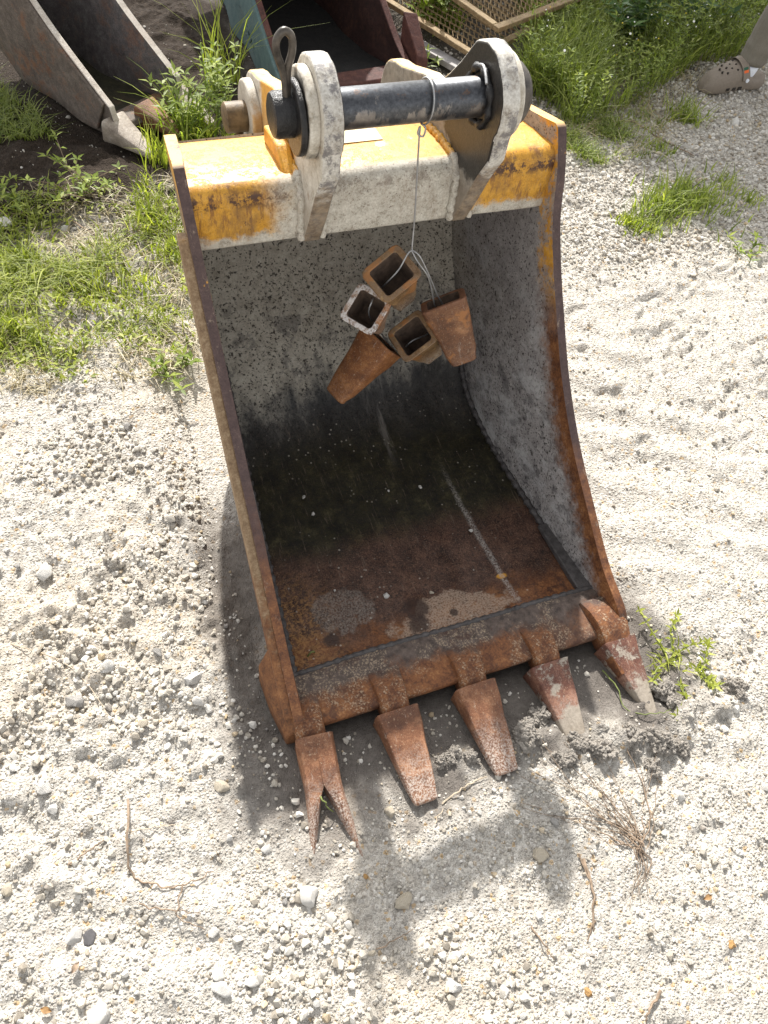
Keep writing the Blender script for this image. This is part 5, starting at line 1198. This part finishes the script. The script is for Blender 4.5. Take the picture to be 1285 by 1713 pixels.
# pebbles dropped on the bucket floor
for i, (u, v, w_, lab) in enumerate([(646, 996, 13, 'pale chip of stone on the bucket floor near the lip'), (524, 860, 8, 'small white pebble on the dark bucket floor, far left'), (508, 832, 7, 'small white pebble on the dark floor above the far left one'), (788, 888, 8, 'small white pebble on the bucket floor beside the dusty streak'),
                                 (560, 988, 6, 'tiny white pebble on the silt patch in the bucket'), (703, 815, 7, 'small pebble at the head of the dusty streak'), (650, 822, 5, 'tiny pebble on the dark floor left of the streak')]):
    o = stone(u, v, w_, 'stone_white', lab, None, 60+i); p = at(u, v, .016 if v > 870 else .026); o.location = (p.x, p.y, p.z+.002)
o = stone(722, 992, 9, 'stone_tan', 'brown hexagonal lump on the bucket floor near the lip', None, 70); p = at(722, 992, .02); o.location = (p.x, p.y, p.z)
# mud clods pushed up between the teeth
for i, (u, v, w_, lab) in enumerate([(755, 1262, 34, 'crumbly clod between the second and third teeth, left lump'), (785, 1266, 30, 'crumbly clod beside the shaft of the third tooth'), (738, 1275, 26, 'small clod against the second tooth'), (880, 1235, 44, 'grey clod between the third and muddy teeth'), (905, 1195, 40, 'dark flat clod beside the muddy tooth'),
                                 (1000, 1255, 46, 'crumbly clod right of the muddy tooth tip'), (1050, 1240, 50, 'clod between the muddy and the pointed tooth'), (1095, 1245, 44, 'clod below the tip of the pointed tooth'), (1110, 1160, 52, 'long grey clod right of the pointed tooth'), (1140, 1255, 36, 'small clod right of the pointed tooth tip'), (940, 1275, 38, 'clod below the muddy tooth, left'), (1090, 1290, 34, 'clod above the white stone by the dry roots'), (960, 1240, 34, 'mud lump lying on the muddy tooth'), (1232, 1155, 34, 'grey clod alone on the right gravel')]):
    o = stone(u, v, w_, 'clod', lab, None, 80+i, 'mud_clod', 'mud clod', .7)
    p = o.location.copy(); r0 = o.scale[0]; bm_ = bmesh.new(); rr = random.Random(900+i)
    for q_ in range(9):                                     # a clod is a knot of crumbs pressed together
        sc = rr.uniform(.34, .62) if q_ else .72; c = Vector((rr.uniform(-.75, .75), rr.uniform(-.6, .6), rr.uniform(-.35, .35))) if q_ else Vector((0, 0, 0))
        bmesh.ops.create_icosphere(bm_, subdivisions=3, radius=sc, matrix=Matrix.Translation(c))
    me = o.data; bm_.to_mesh(me); bm_.free(); rm = o.modifiers.new('fuse', 'REMESH'); rm.mode = 'VOXEL'; rm.voxel_size = .06
    for sc_t, dp, st_t in ((.55, 5, .70), (.16, 4, .30)):
        tx_ = bpy.data.textures.new('crumb', 'CLOUDS'); tx_.noise_scale = sc_t; tx_.noise_depth = dp; tx_.noise_type = 'HARD_NOISE' if sc_t > .3 else 'SOFT_NOISE'
        dm = o.modifiers.new('crumble', 'DISPLACE'); dm.texture = tx_; dm.strength = st_t; dm.mid_level = .5
# twigs, roots and dead stalks
def twig(pts, r0, mat, label, lift=.006, name='dry_twig', cat='twig', branches=()):
    g = Geo()
    for k, P_ in enumerate([pts]+list(branches)):
        W_ = []
        for i, (u, v) in enumerate(P_):
            p = at(u, v, 0); W_.append((p.x, p.y, float(height(p.x, p.y))+lift*(.5+.8*math.sin(i*1.7+k)**2)))
        jr = random.Random(len(pts)*7+k); pa = [q+Vector((jr.gauss(0, 1), jr.gauss(0, 1), jr.gauss(0, .8)))*.0016 for q in crom(W_, 5)]; pa = crom(pa, 2); rr = r0*.85 if k == 0 else r0*.55; g.tube(pa, [rr*(1-.6*i/len(pa)) for i in range(len(pa))], 6)
    return tag(obj(name, g.build(name, [M[mat]], 60)), label, cat)
twig([(215, 1340), (218, 1400), (222, 1462), (255, 1480), (290, 1486), (330, 1472), (358, 1458)], .0030, 'twig', 'curved dry root on the gravel below the left of the bucket', .008, 'dry_root', 'root', [[(308, 1480), (298, 1520), (305, 1540), (345, 1552)], [(235, 1515), (262, 1522), (300, 1526), (338, 1530)]])
twig([(20, 1075), (100, 1105), (150, 1150), (185, 1200), (205, 1235)], .0018, 'twig_pale', 'long thin dry stalk on the left gravel')
twig([(210, 1395), (250, 1388), (290, 1384), (325, 1390)], .0016, 'twig_pale', 'thin arched dry stalk above the curved root')
twig([(115, 1450), (150, 1425), (178, 1405)], .0028, 'twig', 'short dark stick left of the curved root')
twig([(740, 1345), (765, 1325), (795, 1308), (815, 1300)], .0026, 'twig_pale', 'pale dry stalk between the tips of the two left plain teeth', .006, branches=[[(728, 1378), (742, 1352)]])
twig([(590, 1625), (600, 1600)], .004, 'twig_pale', 'short pale chip of wood at the bottom centre')
twig([(890, 1552), (910, 1580), (928, 1608)], .0022, 'twig', 'short dark twig right of bottom centre')
twig([(1105, 1660), (1085, 1690), (1082, 1712)], .0034, 'twig', 'dark curled twig at the bottom right')
twig([(630, 1590), (665, 1570), (690, 1558)], .0018, 'twig', 'thin twig in the shadow of the left ear')
twig([(1100, 350), (1060, 232), (1010, 205)], .004, 'twig', 'dark stick half buried in the shaded gravel') if False else twig([(1000, 205), (1060, 210), (1105, 235), (1160, 262)], .0060, 'twig', 'dark stick half buried in the shaded gravel')
twig([(0, 368), (30, 362), (55, 352)], .0045, 'twig', 'dark stick at the left edge in the weeds')
twig([(120, 372), (160, 400), (200, 432)], .0035, 'twig', 'dark twig lying across the weedy patch')
rr_ = random.Random(12)
rs = []
for k in range(26):
    a = rr_.uniform(0, 1); u0, v0 = 1062+rr_.uniform(-14, 14), 1425+rr_.uniform(-22, 18); u1, v1 = 850+250*a+rr_.uniform(-30, 30), 1250+rr_.uniform(-10, 130)
    rs.append([(u0, v0), (u0*.6+u1*.4+rr_.uniform(-22, 22), v0*.6+v1*.4+rr_.uniform(-14, 14)), (u1, v1)])
for k in range(9): rs.append([(1062, 1420), (1070+rr_.uniform(-18, 24), 1445), (1060+rr_.uniform(-30, 60), 1480+rr_.uniform(0, 35))])
twig([(1062, 1425), (1082, 1380), (1070, 1310), (1045, 1260), (1030, 1225)], .0019, 'twig', 'bundle of dry roots and dead grass lying in front of the right teeth', .005, 'dry_root', 'root', rs)
twig([(975, 1440), (990, 1490), (992, 1560)], .0042, 'twig', 'dark rotting stalk below the dry roots', .003, branches=[[(965, 1430), (985, 1470)], [(992, 1540), (984, 1572)]])
twig([(1010, 1120), (1030, 1150), (1045, 1190), (1090, 1200), (1115, 1195)], .0022, 'stem', 'limp green stalk across the mud between the last two teeth', .012, 'green_stalk', 'stalk')
twig([(508, 1112), (520, 1104), (533, 1096)], .0028, 'stem', 'short green grass scrap lying on the lip weld', .056, 'green_stalk', 'stalk')
twig([(528, 1318), (540, 1345), (556, 1362)], .0026, 'stem', 'green blade of grass caught in the forked tooth', .03, 'green_stalk', 'stalk')
for i, (u, v, lab) in enumerate([(1182, 1502, 'small orange dead leaf on the right gravel'), (1075, 405, 'orange dead leaf scrap under the bright grass tuft'), (78, 1690, 'yellowish dead leaf at the bottom left'), (130, 1620, 'dark curled dead leaf near the bottom left')]):
    p = at(u, v, 0); z = float(height(p.x, p.y))+.004; g = Geo(); a = i*1.3; L_ = .010
    rings = []
    for t in np.linspace(0, 1, 7):
        w_ = .0055*math.sin(math.pi*min(.97, max(.03, t))); c = Vector((p.x+math.cos(a)*L_*(t-.5)*2, p.y+math.sin(a)*L_*(t-.5)*2, z+.004*math.sin(t*3))); n_ = Vector((-math.sin(a), math.cos(a), 0))
        rings.append([c-n_*w_+Vector((0, 0, .003)), c+Vector((0, 0, -.0006)), c+n_*w_+Vector((0, 0, .003)), c+Vector((0, 0, .0006))])
    tag(obj('dead_leaf', g.loft(rings).build('dead_leaf', [M['dead_leaf'] if i < 3 else M['twig']], 60)), lab, 'leaf')
